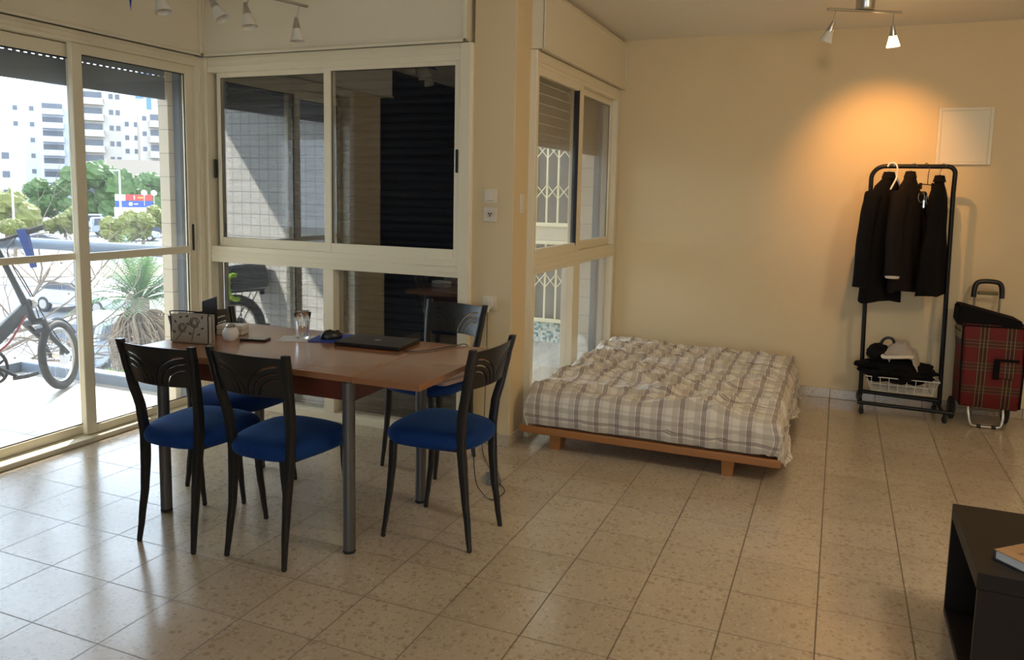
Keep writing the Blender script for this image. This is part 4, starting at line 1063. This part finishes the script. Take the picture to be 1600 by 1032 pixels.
for p0, p1 in zip(P[:-1], P[1:]):
    loft(bm, [[p0+side*s for s in (-.03, -.02, .02, .03)]+[p0+side*s+Vector((0, 0, .004)) for s in (.03, .02, -.02, -.03)], [p1+side*s for s in (-.03, -.02, .02, .03)]+[p1+side*s+Vector((0, 0, .004)) for s in (.03, .02, -.02, -.03)]])
obj('mudguard', bm, 'black_plastic', bike, True)
ST = Vector((0, .72, 1.08))
T('stem_post', 'black_metal', [HT, HT.lerp(ST, .3), ST], [.024, .020, .017])
hb = Vector((math.cos(steer), math.sin(steer)*1.0, 0))
bm = B(); tube(bm, [ST-hb*.33+Vector((0, 0, .03)), ST-hb*.08, ST+hb*.08, ST+hb*.33+Vector((0, 0, .03))], .011, 10); hbar = obj('handlebar', bm, 'black_metal', bike, True)
for s in (-1, 1):
    bm = B(); tube(bm, [ST+hb*s*.22+Vector((0, 0, .02)), ST+hb*s*.34+Vector((0, 0, .031))], .017, 12); obj('grip', bm, 'rubber', hbar, True)
    bm = B(); tube(bm, [ST+hb*s*.15+fw*.02, ST+hb*s*.17+fw*.07, ST+hb*s*.32+fw*.08], .006, 8); obj('brake_lever', bm, 'steel', hbar, True)
bm = B(); tube(bm, smoothpath([ST+hb*.15, ST+fw*.12+Vector((0, 0, -.1)), HT+Vector((0, .08, 0)), HB+Vector((0, .05, -.08))], 6), .004, 6); tube(bm, smoothpath([ST-hb*.15, ST+fw*.14+Vector((0, 0, -.16)), HT+Vector((0.03, .1, -.1)), FA+Vector((.05, -.02, .08))], 6), .004, 6); obj('brake_cable', bm, 'black_plastic', bike, True)
T('power_cable', 'red_cable', smoothpath([(.03, .80, .56), (.03, .62, .42), (.03, .48, .36), (.02, .42, .30)], 6), .007, 8)
bm = B(); lathe(bm, [(0, -.03), (.035, -.03), (.043, .0), (.035, .02), (0, .025)], HT+Vector((0, .055, .0)), 16, (0, 1, 0)); obj('headlamp', bm, 'steel', bike, True)
bm = B()
tube(bm, [Vector((.075, BBk.y+.10*math.cos(2*PI*i/36), BBk.z+.10*math.sin(2*PI*i/36))) for i in range(36)], .010, 8, closed=True)
for k in range(5):
    a = 2*PI*k/5+.3; tube(bm, [(.075, BBk.y, BBk.z), (.075, BBk.y+.095*math.cos(a), BBk.z+.095*math.sin(a))], [.012, .007], 8)
lathe(bm, [(0, -.09), (.022, -.09), (.022, .09), (0, .09)], BBk, 16, (1, 0, 0)); obj('chainring', bm, 'black_metal', bike, True)
bm = B(); tube(bm, [(.09, BBk.y, BBk.z), (.105, BBk.y+.13, BBk.z-.10)], .012, 8); tube(bm, [(-.09, BBk.y, BBk.z), (-.105, BBk.y-.13, BBk.z+.10)], .012, 8); cr = obj('crank', bm, 'black_metal', bike, True)
for s, dy, dz in ((1, .13, -.10), (-1, -.13, .10)):
    bm = B()
    for a in (-.045, -.015, .015, .045): box(bm, s*.16-.048, s*.16+.048, BBk.y+dy+a-.005, BBk.y+dy+a+.005, BBk.z+dz-.012, BBk.z+dz+.012, .002)
    for a in (-.048, .0, .048): box(bm, s*.16+a-.006, s*.16+a+.006, BBk.y+dy-.05, BBk.y+dy+.05, BBk.z+dz-.012, BBk.z+dz+.012, .002)
    obj('pedal', bm, 'black_plastic', cr)
T('chain', 'chair_metal', [(.07, BBk.y, BBk.z+.10), (.05, 0, WR+.035), (.05, -.04, WR), (.05, 0, WR-.035), (.07, BBk.y, BBk.z-.10)], .005, 6)
bm = B(); blob(bm, (0, .22, .86), .075, .14, .035, 3.1, .08); obj('saddle', bm, 'black_plastic', bike, True)
T('kickstand', 'steel', [(-.05, .25, .26), (-.16, .20, .015)], .008, 8)
bm = B()
for s in (-.05, .05): tube(bm, [(s, .16, .545), (s, -.29, .545)], .006, 8); tube(bm, [(s, 0, WR), (s, -.06, .545)], .005, 8); tube(bm, [(s, 0, WR), (s, -.22, .545)], .005, 8)
for y in (-.28, -.1, .12): tube(bm, [(-.05, y, .545), (.05, y, .545)], .006, 8)
tube(bm, [(0, -.29, .50), (0, -.29, .545)], .022, 10); obj('luggage_rack', bm, 'black_metal', bike, True)
bm = B(); P = [(0, (WR+.014)*math.cos(rad(a)), WR+(WR+.014)*math.sin(rad(a))) for a in range(20, 196, 12)]+[(0, -.31, .22)]
for p0, p1 in zip(P[:-1], P[1:]): tube(bm, [p0, p1], .022, 8)
obj('rear_mudguard', bm, 'black_plastic', bike, True)
pannier = tag(bpy.data.objects.new('rack_bag', None), 'dark grey bag strapped on the rear rack of the bicycle', 'bag'); COL.objects.link(pannier)
pannier.location = bike.location; pannier.rotation_euler = bike.rotation_euler
bm = B(); loft(bm, [[(x, y, z) for x, z in [(a, .665+b) for a, b in rrect(w, h_, .03, 4)]] for y, w, h_ in ((-.31, .09, .085), (-.29, .11, .105), (-.1, .12, .110), (.14, .11, .100), (.17, .09, .08))])
obj('bag_body', bm, simple('charcoal_nylon', (.035, .04, .05), .6, var=.2), pannier, True)
t = tag(bpy.data.objects.new('bike_lock', None), 'bright yellow green curved lock hanging beside the bag on the bicycle', 'lock'); COL.objects.link(t)
t.location = bike.location; t.rotation_euler = bike.rotation_euler
bm = B(); tube(bm, [(.165, .08+.07*math.cos(rad(a)), .575+.105*math.sin(rad(a))) for a in range(-110, 130, 20)], .020, 10); obj('lock_tube', bm, 'hivis', t, True)
t = tag(bpy.data.objects.new('blue_strap', None), 'blue cloth strap hanging from the right grip of the bicycle', 'strap'); COL.objects.link(t)
t.location = bike.location; t.rotation_euler = bike.rotation_euler
e = ST+hb*.20+Vector((0, 0, .022))
bm = B(); loft(bm, [[e+hb*a*(1-.15*k)+fw*b+Vector((0, 0, .022-.065*k))+hb*(.004*k) for a, b in ((-.03, -.018), (.03, -.018), (.03, .018), (-.03, .018))] for k in range(5)]); obj('webbing', bm, 'strap_blue', t, True)

# ------------------------------------------------------------------ COURTYARD BEHIND THE SIDE WINDOW (setting)
bm = B(); box(bm, -0.66, 1.54, 2.86, 5.75, -0.15, -0.004); struct('courtyard_floor', 'pale tiled floor outside the side window', 'floor', bm, 'bal_floor')
bm = B(); box(bm, -0.8, 1.06, 5.75, 5.90, 2.10, 4.5); box(bm, -0.8, 1.06, 5.75, 5.90, 0.95, 1.12); box(bm, -0.8, 1.06, 5.75, 5.90, -.1, .03)
box(bm, -0.8, -0.5, 5.75, 5.9, .03, 5); struct('wall_courtyard', 'cream wall around the grilled windows outside the side window', 'wall', bm, simple('cream_outer_render', (.72, .65, .50), .85, var=.04))
bm = B(); box(bm, -0.5, 1.06, 5.742, 5.75, 0.0, 0.22); struct('trim_2', 'green and white mosaic tile band under the grille outside', 'mosaic band', bm, 'mosaic')
bm = B(); box(bm, 1.06, 1.56, 5.66, 5.90, -.1, 5.2); box(bm, 1.28, 1.56, 4.78, 5.66, -.1, 4.0); struct('wall_cladding', 'beige block clad wall outside the side window', 'wall', bm, 'clad')
w4 = struct('window_3', 'grey neighbouring window behind the cream folding grille', 'window')
bx('glass_pane', 'dusty_glass_dark', w4, -.5, 1.06, 5.80, 5.82, .03, 2.10)
bm = B()
for x in (-.5, .02, .54, 1.02): box(bm, x, x+.035, 5.775, 5.80, .03, 2.1, .002)
obj('window_frame', bm, 'grille', w4)
def grille(name, label, x0, x1, z0, z1, zz, pitch=.112):
    t = thing(name, label, 'grille', (x0, 5.72, z0)); W_ = x1-x0; H_ = z1-z0
    bm = B(); n = int(round(W_/pitch))
    for k in range(n+1): box(bm, k*pitch-.009, k*pitch+.009, -.008, .008, 0, H_, .002)
    obj('upright_bars', bm, 'grille', t)
    bm = B()
    for z in zz:
        for k in range(n):
            xa, xb = k*pitch, (k+1)*pitch
            for s in (1, -1):
                tube(bm, [(xa, -.010*s, z-z0-.065*s), (xb, -.010*s, z-z0+.065*s)], .0055, 6)
    obj('crossed_links', bm, 'grille', t)
    bm = B(); box(bm, -.02, W_+.02, -.02, .02, -.035, .0, .003); box(bm, -.02, W_+.02, -.02, .02, H_, H_+.03, .003); obj('rail', bm, 'grille', t)
    return t
grille('folding_grille', 'cream folding security grille outside, upper one above the ledge', -.42, 1.04, 1.16, 2.06, (1.45, 1.83))
grille('folding_grille', 'cream folding security grille outside, lower one above the mosaic band', -.42, 1.04, .235, .955, (.60,))

# ------------------------------------------------------------------ FAR OUTSIDE
GZ = -4.0
DV = Vector((-.777, .629, 0)); RV = Vector((.629, .777, 0)); RZ = rad(51)
bm = B(); box(bm, -400, 60, 3.2, 400, GZ-.5, GZ); box(bm, -400, -2.62, -100, 3.2, GZ-.5, GZ); struct('ground', 'pale asphalt street and car park below the balcony', 'ground', bm, 'asphalt')
bm = B(); box(bm, -75, -24, 26, 33.5, GZ, GZ+.06); bmesh.ops.rotate(bm, verts=bm.verts, cent=(-45, 30, 0), matrix=Matrix.Rotation(rad(36), 3, 'Z')); struct('verge', 'dry earth verge beyond the street', 'ground', bm, 'soil')

def building(label, cx, cy, w, d, h, mat, wins, balc=(), roofbox=None, cat='building', stripes=()):
    """w across the view, wins=(columns at x, rows, z0, dz, ww, wh)"""
    t = thing('apartment_building', label, cat, (cx, cy, GZ), RZ)
    bx('walls', mat, t, -w/2, w/2, 0, d, 0, h)
    for (xs, rows, z0, dz, ww, wh) in wins:
        for x in xs:
            for k in range(rows):
                z = z0+k*dz
                bm = B(); box(bm, x-ww/2, x+ww/2, -.08, .05, z, z+wh); obj('window', bm, 'bldg_win', t)
    for (xa, xb, rows, z0, dz) in balc:
        for k in range(rows):
            z = z0+k*dz
            bm = B(); box(bm, xa, xb, -1.5, 0, z-.2, z); box(bm, xa, xb, -1.5, -1.35, z, z+1.0); box(bm, xa, xa+.15, -1.5, 0, z, z+1); box(bm, xb-.15, xb, -1.5, 0, z, z+1); b_ = obj('balcony', bm, mat, t)
            bm = B(); box(bm, xa+.3, xb-.3, -.1, .02, z+1.0, z+2.2); obj('opening', bm, 'bldg_win', b_)
    for (xa, xb) in stripes: bx('blue_stripe', 'bldg_blue', t, xa, xb, -.15, .05, 2, h-.5)
    if roofbox: bx('roof_house', mat, t, roofbox[0], roofbox[1], 1, d-1, h, h+roofbox[2])
    return t
def fp(px, D, back=0.0):
    # foot of the view line across the far field, in world metres
    f = Vector((-.379, .918, 0)); r = Vector((.923, .384, 0))
    c = Vector((3.2885, -1.3783, 0))+(f+r*((px-800)/1232.2))*D
    return c.x, c.y
rng3 = lambda a, b, n: [a+(b-a)*i/(n-1) for i in range(n)]
x, y = fp(51, 150); building('white apartment block with small square windows, left of the balcony fronts', x, y, 5.0, 9, 20.3, 'bldg_white', [((-1.4, 1.2), 6, 4, 2.9, .7, .8)])
x, y = fp(99, 174); building('beige grey apartment tower with stacked balconies at the far left', x, y, 8.6, 10, 24.8, 'bldg_white', [((-3.4,), 7, 4, 2.9, .8, .6)], [(-2.8, 1.6, 7, 2.5, 2.9)], (-2, 3.5, 1.6))
x, y = fp(160, 150); building('beige apartment block with stacked balconies in the middle of the door view', x, y, 8.6, 10, 22.0, 'bldg_beige', [((-3.9, 2.6, 3.7), 7, 3.6, 2.9, .7, .9)], [(-3.0, 1.4, 7, 2.5, 2.9)], (-3, 1.5, 1.2))
x, y = fp(214, 176); building('white apartment block with two columns of paired windows', x, y, 5.8, 9, 23.8, 'bldg_white', [((-.9, .9), 6, 3.2, 2.9, .8, 1.0)], (), (-2.3, 1, .8))
x, y = fp(251, 150); building('pale beige apartment block at the right edge of the door view', x, y, 5.2, 9, 19.0, 'bldg_beige', [((-1.9,), 6, 3, 2.8, .7, .8)], [(-1.2, 2.4, 6, 2.0, 2.8)])
x, y = fp(217, 260); building('distant tan tower with a blue glass stripe', x, y, 7.2, 10, 37.5, 'bldg_tan', [((-1.8,), 10, 8, 2.9, .8, 1)], (), None, 'building', [(.8, 3.0)])
x, y = fp(249, 300); building('distant white tower with two blue glass stripes', x, y, 9.4, 10, 47.0, 'bldg_white', [((-3.6,), 10, 8, 3, .7, 1)], (), (-1, 2.5, 1.8), 'building', [(-2.4, -.8), (1.4, 2.2)])
x, y = fp(8, 130); building('low pinkish beige block at the left edge behind the bare branches', x, y, 6.5, 9, 13.2, 'bldg_beige', [((-1.5, 1.0), 3, 3, 3, 1, 1)])
x, y = fp(225, 120); building('long low tan wall building behind the green trees', x, y, 9, 5, 8.9, 'bldg_tan', [((-3, 0, 3), 1, 5, 3, 1, .8)])

# trees
def leaves(bm, c, rx, ry, rz, n, s, rnd):
    for _ in range(n):
        a = rnd.random()*2*PI; b = math.acos(rnd.uniform(-.75, 1)); k = rnd.uniform(.72, 1.05)
        p = Vector((c[0]+rx*k*math.sin(b)*math.cos(a), c[1]+ry*k*math.sin(b)*math.sin(a), c[2]+rz*k*math.cos(b)))
        u = Vector((rnd.gauss(0, 1), rnd.gauss(0, 1), rnd.gauss(0, 1))).normalized(); v = u.orthogonal().normalized()
        q = s*rnd.uniform(.6, 1.3)
        bm.faces.new([bm.verts.new(p+u*q), bm.verts.new(p+v*q*.6), bm.verts.new(p-u*q), bm.verts.new(p-v*q*.6)])
def tree(label, px, D, w, ztop, zbase, mat, seed, lumps=9, n=160):
    x, y = fp(px, D); rnd = random.Random(seed)
    t = thing('tree', label, 'tree', (x, y, GZ), RZ, None)
    bm = B(); H_ = ztop-GZ
    tube(bm, [(0, 0, 0), (.1, 0, (zbase-GZ)*.6), (0, 0, (zbase-GZ)+.5)], [w*.04+.06, w*.03+.05, .06], 8)
    obj('trunk', bm, 'bark', t, True)
    bm = B(); hc = (ztop-zbase)
    for k in range(lumps):
        cx = rnd.uniform(-.38, .38)*w; cy = rnd.uniform(-.3, .3)*w; rr_ = rnd.uniform(.20, .30)*w
        rr_z = min(rr_, hc*.42); cz = rnd.uniform(zbase-GZ+rr_z*.7, H_-rr_z)
        blob(bm, (cx, cy, cz), rr_, rr_, rr_z, seed+k*1.7, .22, 10, 14, 2.5); leaves(bm, (cx, cy, cz), rr_*1.05, rr_*1.05, rr_z*1.05, n, w*.022+.05, rnd)
    obj('crown', bm, mat, t, False)
    return t
for i, a in enumerate((('dense green tree in front of the stacked balcony tower', 84, 105, 5.2, 3.7, -3.2, 'leaf', 3),
        ('broad dense green tree left of the street lamp', 158, 96, 6.0, 4.0, -3.4, 'leaf', 5),
        ('dense green tree behind the red and blue sign', 212, 112, 5.9, 3.6, -2.6, 'leaf', 8),
        ('dense green tree at the right end of the tree row', 252, 98, 4.2, 2.9, -2.4, 'leaf', 9),
        ('small yellow green tree left of the parked van', 104, 74, 3.0, -.2, -3.2, 'leaf_y', 12),
        ('small yellow green tree beneath the left end of the sign', 182, 60, 1.9, -.9, -3.2, 'leaf_y', 13),
        ('small yellow green tree in front of the sign', 225, 69, 2.6, -.8, -3.2, 'leaf_y', 14),
        ('olive green tree at the left edge of the door', 14, 70, 4.6, 1.0, -3.0, 'leaf_y', 15),
        ('small clipped green tree near the white poles', 26, 56, 1.8, -1.2, -2.2, 'leaf_y', 16),
        ('small yellow green tree beside the white building on the right', 258, 72, 2.2, -.4, -2.8, 'leaf_y', 17))):
    tree(*a)
# bright bush under the balcony, by the curb
x, y = fp(172, 9.6); t = thing('bush', 'bright green bush below the balcony curb', 'bush', (x, y, GZ), RZ)
bm = B(); tube(bm, [(0, 0, 0), (.05, 0, 2.2)], [.05, .03], 8); obj('stem', bm, 'bark', t)
bm = B(); rnd = random.Random(4)
for k in range(7):
    cx, cy, cz = rnd.uniform(-.2, .22), rnd.uniform(-.2, .2), rnd.uniform(2.2, 3.2)
    leaves(bm, (cx, cy, cz), .18, .18, .18, 260, .035, rnd)
obj('foliage', bm, 'leaf_b', t)
# palm
x, y = fp(218, 11.5); t = thing('palm_tree', 'palm with a shaggy brown skirt of dry fronds, just beyond the balcony', 'palm tree', (x, y, GZ), 0)
bm = B(); tube(bm, smoothpath([(0, 0, 0), (.02, 0, 1.5), (0, 0, 3.4), (0, 0, 3.8)], 4), [.14]*9+[.13]*4, 12) ; obj('trunk', bm, 'bark', t, True)
bm = B(); rnd = random.Random(11)
for k in range(260):
    a = rnd.random()*2*PI; r0 = .06; r1 = rnd.uniform(.22, .46); z0 = rnd.uniform(3.25, 3.6); L = rnd.uniform(.45, .95)
    P = [(r0*math.cos(a), r0*math.sin(a), z0), (r1*.75*math.cos(a), r1*.75*math.sin(a), z0-.03), (r1*math.cos(a+.2), r1*math.sin(a+.2), z0-.35*L), (r1*.8*math.cos(a+.3), r1*.8*math.sin(a+.3), z0-L)]
    tube(bm, smoothpath(P, 2), [.012, .012, .011, .010, .008, .006, .003], 4)
sk = obj('dry_skirt', bm, 'skirt', t, True)
bm = B()
for k in range(64):
    a = 2*PI*k/64*7.3; el = rnd.uniform(.12, 1.4); L = rnd.uniform(.75, 1.15)
    d = Vector((math.cos(a)*math.cos(el), math.sin(a)*math.cos(el), math.sin(el)))
    P = []
    for q in range(9):
        s_ = q/8*L; P.append(Vector((0, 0, 3.74))+d*s_+Vector((0, 0, -.55*s_*s_*math.cos(el))))
    tube(bm, P, [.009-.0008*q for q in range(9)], 4)
    for q in range(2, 9):
        for half in (0, .5):
            if q == 8 and half: continue
            p = P[q].lerp(P[min(q+1, 8)], half); tg = (P[min(q+1, 8)]-P[q-1]).normalized(); sd_ = tg.cross(Vector((0, 0, 1))).normalized()
            for s in (-1, 1):
                e_ = p+(sd_*s*.85+tg*.75).normalized()*(.26-.012*q)+Vector((0, 0, -.03)); w_ = tg*.012
                bm.faces.new([bm.verts.new(p-w_), bm.verts.new(p+w_), bm.verts.new(e_)])
obj('fronds', bm, 'leaf_palm', t)
# bare branches at the left
x, y = fp(-60, 9.0); t = thing('bare_tree', 'bare twiggy tree reaching in at the left edge of the door', 'tree', (x, y, GZ), 0)
bm = B(); rnd = random.Random(21); TW = []
def branch(p, d, L, r, depth):
    P = [p]; q = p.copy(); dd = d.copy()
    for k in range(5):
        dd = (dd+Vector((rnd.gauss(0, .13), rnd.gauss(0, .13), rnd.gauss(0, .10)))).normalized(); q = q+dd*L/5; P.append(q.copy())
    tube(bm, P, [r*(1-.12*k) for k in range(6)], 5)
    if depth:
        for k in range(3 if depth > 1 else 3):
            b = P[rnd.randint(1, 5)]; nd = (dd+Vector((rnd.gauss(0, .6), rnd.gauss(0, .6), rnd.gauss(0.02, .42)))).normalized()
            branch(b, nd, L*rnd.uniform(.55, .8), r*.55, depth-1)
    else: TW.append(P[-1])
tube(bm, [(0, 0, 0), (.05, 0, 2.0), (.1, .1, 3.6)], [.13, .11, .09], 8)
for d, z in (((.75, .66, .45), 3.4), ((.6, .8, .15), 3.2), ((.8, .5, .75), 3.6), ((.7, .7, -.02), 3.3), ((.8, .55, .25), 3.6), ((.55, .8, -.12), 2.9), ((.7, .6, -.25), 2.9)):
    branch(Vector((.08, .08, z)), Vector(d).normalized(), 1.3, .024, 3)
obj('branches', bm, 'bark', t, True)
bm = B()
for p in TW[::3]:
    u = Vector((rnd.gauss(0, 1), rnd.gauss(0, 1), -1)).normalized()*.035; v = u.orthogonal().normalized()*.013
    bm.faces.new([bm.verts.new(p), bm.verts.new(p+u*.5+v), bm.verts.new(p+u), bm.verts.new(p+u*.5-v)])
obj('dry_leaves', bm, 'skirt', t)

# sign on the low shop
x, y = fp(216, 87.5); t = thing('shop_building', 'low pinkish shop building under the red and blue sign', 'building', (x, y, GZ), RZ)
bx('walls', simple('pink_render', (.62, .46, .42), .9), t, -2.0, 2.2, 0, 3, 0, 2.75)
x, y = fp(260, 108); t = thing('white_cabin', 'small white building beside the sign at the right', 'building', (x, y, GZ), RZ)
bx('walls', 'bldg_white', t, -1.5, 2.5, 0, 3, 0, 4.0); bx('window', 'bldg_win', t, -.4, .3, -.05, .02, 2.0, 3.0); bx('window', 'bldg_win', t, .6, .9, -.05, .02, 2.0, 3.0)
x, y = fp(214, 85); t = thing('billboard', 'red over blue shop sign board with small white marks', 'sign', (x, y, 0), RZ)
bx('white_panel', 'white', t, -1.80, -.82, -.10, 0, -.40, .25); bx('red_panel', 'red', t, -.80, 1.80, -.10, 0, -.36, .25); bx('blue_panel', 'blue', t, -1.80, 1.80, -.10, 0, -1.10, -.42)
bx('lower_border', 'white', t, -1.80, 1.80, -.09, 0, -1.16, -1.10)
bm = B()
for k in range(5): box(bm, .36+k*.15, .46+k*.15, -.115, -.10, -.15, .02)
obj('orange_letters', bm, 'orange', t)
bm = B(); lathe(bm, [(0, 0), (.19, 0), (.19, .02), (0, .02)], (-.33, -.10, -.74), 20, (0, -1, 0))
for k in range(4): box(bm, 0+k*.10, .07+k*.10, -.115, -.10, -.80, -.69)
tube(bm, [(-.02, -.11, .15), (.06, -.11, -.02), (.02, -.11, -.24)], .05, 6); obj('white_logo', bm, 'white', t)
bm = B()
for k in range(5): box(bm, -1.45+k*.1, -1.38+k*.1, -.115, -.10, -.10, -.02)
obj('grey_letters', bm, 'bldg_win', t)
for px in (230, 245):
    x, y = fp(px, 84); t = thing('satellite_dish', 'round white satellite dish above the sign, ' + ('left one' if px == 230 else 'right one'), 'satellite dish', (x, y, -.9), RZ)
    bm = B(); lathe(bm, [(0, .05), (.15, .03), (.29, 0), (.30, -.02), (.15, .0), (0, .02)], (0, -.1, 1.38), 20, (.2, -1, .3)); obj('dish', bm, 'white', t, True)
    bm = B(); tube(bm, [(0, 0, 0), (0, 0, 1.36)], .03, 6); obj('mast', bm, 'steel', t)
for px, D, zt, lab, arm in ((193, 68, 2.5, 'tall white street lamp in front of the green trees', 1), (39, 78, 3.2, 'white street lamp pole behind the bare branches', 0), (27, 62, 1.0, 'shorter white pole behind the bare branches', 0)):
    x, y = fp(px, D); t = thing('street_lamp', lab, 'street lamp', (x, y, GZ), RZ)
    bm = B(); tube(bm, [(0, 0, 0), (0, 0, zt-GZ)], [.10, .06], 8); obj('pole', bm, 'white', t)
    bm = B(); box(bm, -.75 if arm else -.25, .05 if arm else .25, -.08, .08, zt-GZ-.05, zt-GZ+.06, .02); obj('lamp_head', bm, 'white', t)

# cars
def car(label, px, D, mat, rz, L=4.3, kind=0, z=GZ, cat='car'):
    x, y = fp(px, D); t = thing('car', label, cat, (x, y, z), rz)
    Wd = .88
    if kind == 0: body = [(-L/2, .35), (-L/2, .75), (-L/2+.25, .92), (-L*.30, .98), (L*.20, .95), (L*.43, .80), (L/2, .62), (L/2, .32)]; cab = [(-L*.38, .95), (-L*.22, 1.38), (L*.04, 1.42), (L*.24, .94)]
    elif kind == 1: body = [(-L/2, .40), (-L/2, .95), (-L/2+.1, 1.08), (L*.20, 1.05), (L*.44, .95), (L/2, .7), (L/2, .38)]; cab = [(-L*.47, 1.05), (-L*.40, 1.60), (L*.06, 1.62), (L*.24, 1.03)]
    else: body = [(-L/2, .40), (-L/2, 1.1), (L*.28, 1.1), (L*.46, .95), (L/2, .7), (L/2, .38)]; cab = [(-L*.49, 1.08), (-L*.47, 1.88), (L*.16, 1.90), (L*.32, 1.08)]
    bm = B(); loft(bm, [[(px_, s, pz) for px_, pz in body] for s in (-Wd, Wd)])
    loft(bm, [[(px_+(0.06 if i > 1 else -.02)*0, s*(.80 if pz > 1.2 else .86), pz) for i, (px_, pz) in enumerate(cab)] for s in (-1, 1)])
    bmesh.ops.bevel(bm, geom=list(bm.edges), offset=.07, segments=2, affect='EDGES'); obj('body', bm, mat, t, True)
    zt = max(p[1] for p in cab)
    bm = B()
    c0, c1, c2, c3 = cab; zl = c0[1]+.06; zh = zt-.12
    f = (zl-c0[1])/(c1[1]-c0[1]); g = (zh-c0[1])/(c1[1]-c0[1]); f2 = (zl-c3[1])/(c2[1]-c3[1]); g2 = (zh-c3[1])/(c2[1]-c3[1])
    xa = c0[0]+(c1[0]-c0[0])*f+.12; xb = c0[0]+(c1[0]-c0[0])*g+.12; xc_ = c3[0]+(c2[0]-c3[0])*g2-.12; xd = c3[0]+(c2[0]-c3[0])*f2-.12; xm = (xb+xc_)/2
    for s in (-.875, .875):
        for q in ([(xa, zl), (xb, zh), (xm-.04, zh), (xm-.04, zl)], [(xm+.04, zl), (xm+.04, zh), (xc_, zh), (xd, zl)]):
            loft(bm, [[(a, s-.02, b) for a, b in q], [(a, s+.005, b) for a, b in q]])
    for (a0, a1) in ((c0, c1), (c3, c2)):
        p0 = Vector((a0[0], 0, a0[1])).lerp(Vector((a1[0], 0, a1[1])), .15); p1 = Vector((a0[0], 0, a0[1])).lerp(Vector((a1[0], 0, a1[1])), .88); o_ = -.03 if a0 is c0 else .03
        loft(bm, [[(p0.x+o_, -.70, p0.z), (p0.x+o_, .70, p0.z), (p1.x+o_, .66, p1.z), (p1.x+o_, -.66, p1.z)], [(p0.x, -.70, p0.z), (p0.x, .70, p0.z), (p1.x, .66, p1.z), (p1.x, -.66, p1.z)]])
    obj('windows', bm, 'car_glass', t)
    for wx in (-L*.31, L*.32):
        for s in (-1, 1):
            bm = B(); lathe(bm, [(0, -.10), (.30, -.10), (.33, -.06), (.33, .06), (.30, .10), (0, .10)], (wx, s*.80, .33), 20, (0, 1, 0)); w_ = obj('wheel', bm, 'rubber', t, True)
            bm = B(); lathe(bm, [(0, -.11), (.20, -.11), (.20, .11), (0, .11)], (wx, s*.80, .33), 14, (0, 1, 0)); obj('wheel_rim', bm, 'steel', w_, True)
    bm = B(); 
    for s in (-.6, .6): box(bm, L/2-.12, L/2+.01, s-.2, s+.2, .60, .72, .02)
    obj('headlamps', bm, 'car_glass', t)
    bm = B(); 
    for s in (-.68, .68): box(bm, -L/2-.01, -L/2+.1, s-.12, s+.12, .72, .88, .02)
    obj('tail_lamps', bm, 'red', t)
    return t
car('white saloon car parked behind the palm, front towards us', 134, 33.5, 'white_car', rad(5), 4.5, 0)
car('silver hatchback seen from behind under the palm', 180, 23.5, 'silver', rad(102), 4.2, 1)
car('pale car roof low at the left below the balcony curb', 72, 17.5, 'silver', rad(50), 4.4, 0)
car('white van parked in the far car park left', 150, 90, 'white_car', rad(40), 5.0, 2)
car('grey minivan in the far car park beside the white van', 182, 83, 'silver', rad(60), 4.4, 2)
car('white coupe nearest in the far car park', 214, 76, 'white_car', rad(38), 4.4, 0)
car('dark four wheel drive at the right end of the far car park', 252, 82, 'dark_car', rad(30), 4.5, 1)
car('dark car far at the left beyond the fence', 60, 66, 'dark_car', rad(40), 4.4, 0)
car('white truck cab behind the far parked cars', 124, 116, 'white_car', rad(30), 5.5, 2, GZ+.5)
# fence
x0, y0 = fp(-40, 42); x1, y1 = fp(300, 40)
t = thing('street_fence', 'grey barred street fence across the view below the balcony rail', 'fence', (x0, y0, GZ), math.atan2(y1-y0, x1-x0)); Lf = math.hypot(x1-x0, y1-y0)
bm = B(); n = int(Lf/.16)
for k in range(n): box(bm, k*.16-.012, k*.16+.012, -.012, .012, .2, 1.3)
obj('bars', bm, 'steel', t)
bm = B(); box(bm, 0, Lf, -.02, .02, 1.28, 1.33); box(bm, 0, Lf, -.02, .02, .18, .23); box(bm, 0, Lf, -.15, .15, 0, .2); obj('rails', bm, 'concrete', t)

GROUPS = {'building': 'apartment blocks and buildings beyond the street', 'tree': 'trees beyond the balcony', 'car': 'cars parked outside',
          'street lamp': 'street lamps outside', 'satellite dish': 'satellite dishes above the sign', 'grille': 'folding grilles outside the side window',
          'light switch': 'switches on the pillar', 'socket': 'sockets on the pillar', 'ceiling light': 'ceiling lights', 'cable': 'cables by the table', 'hanger': 'hangers on the rack'}
for o in list(COL.objects):
    if o.parent is None and o.get('category') in GROUPS and 'group' not in o: o['group'] = GROUPS[o['category']]
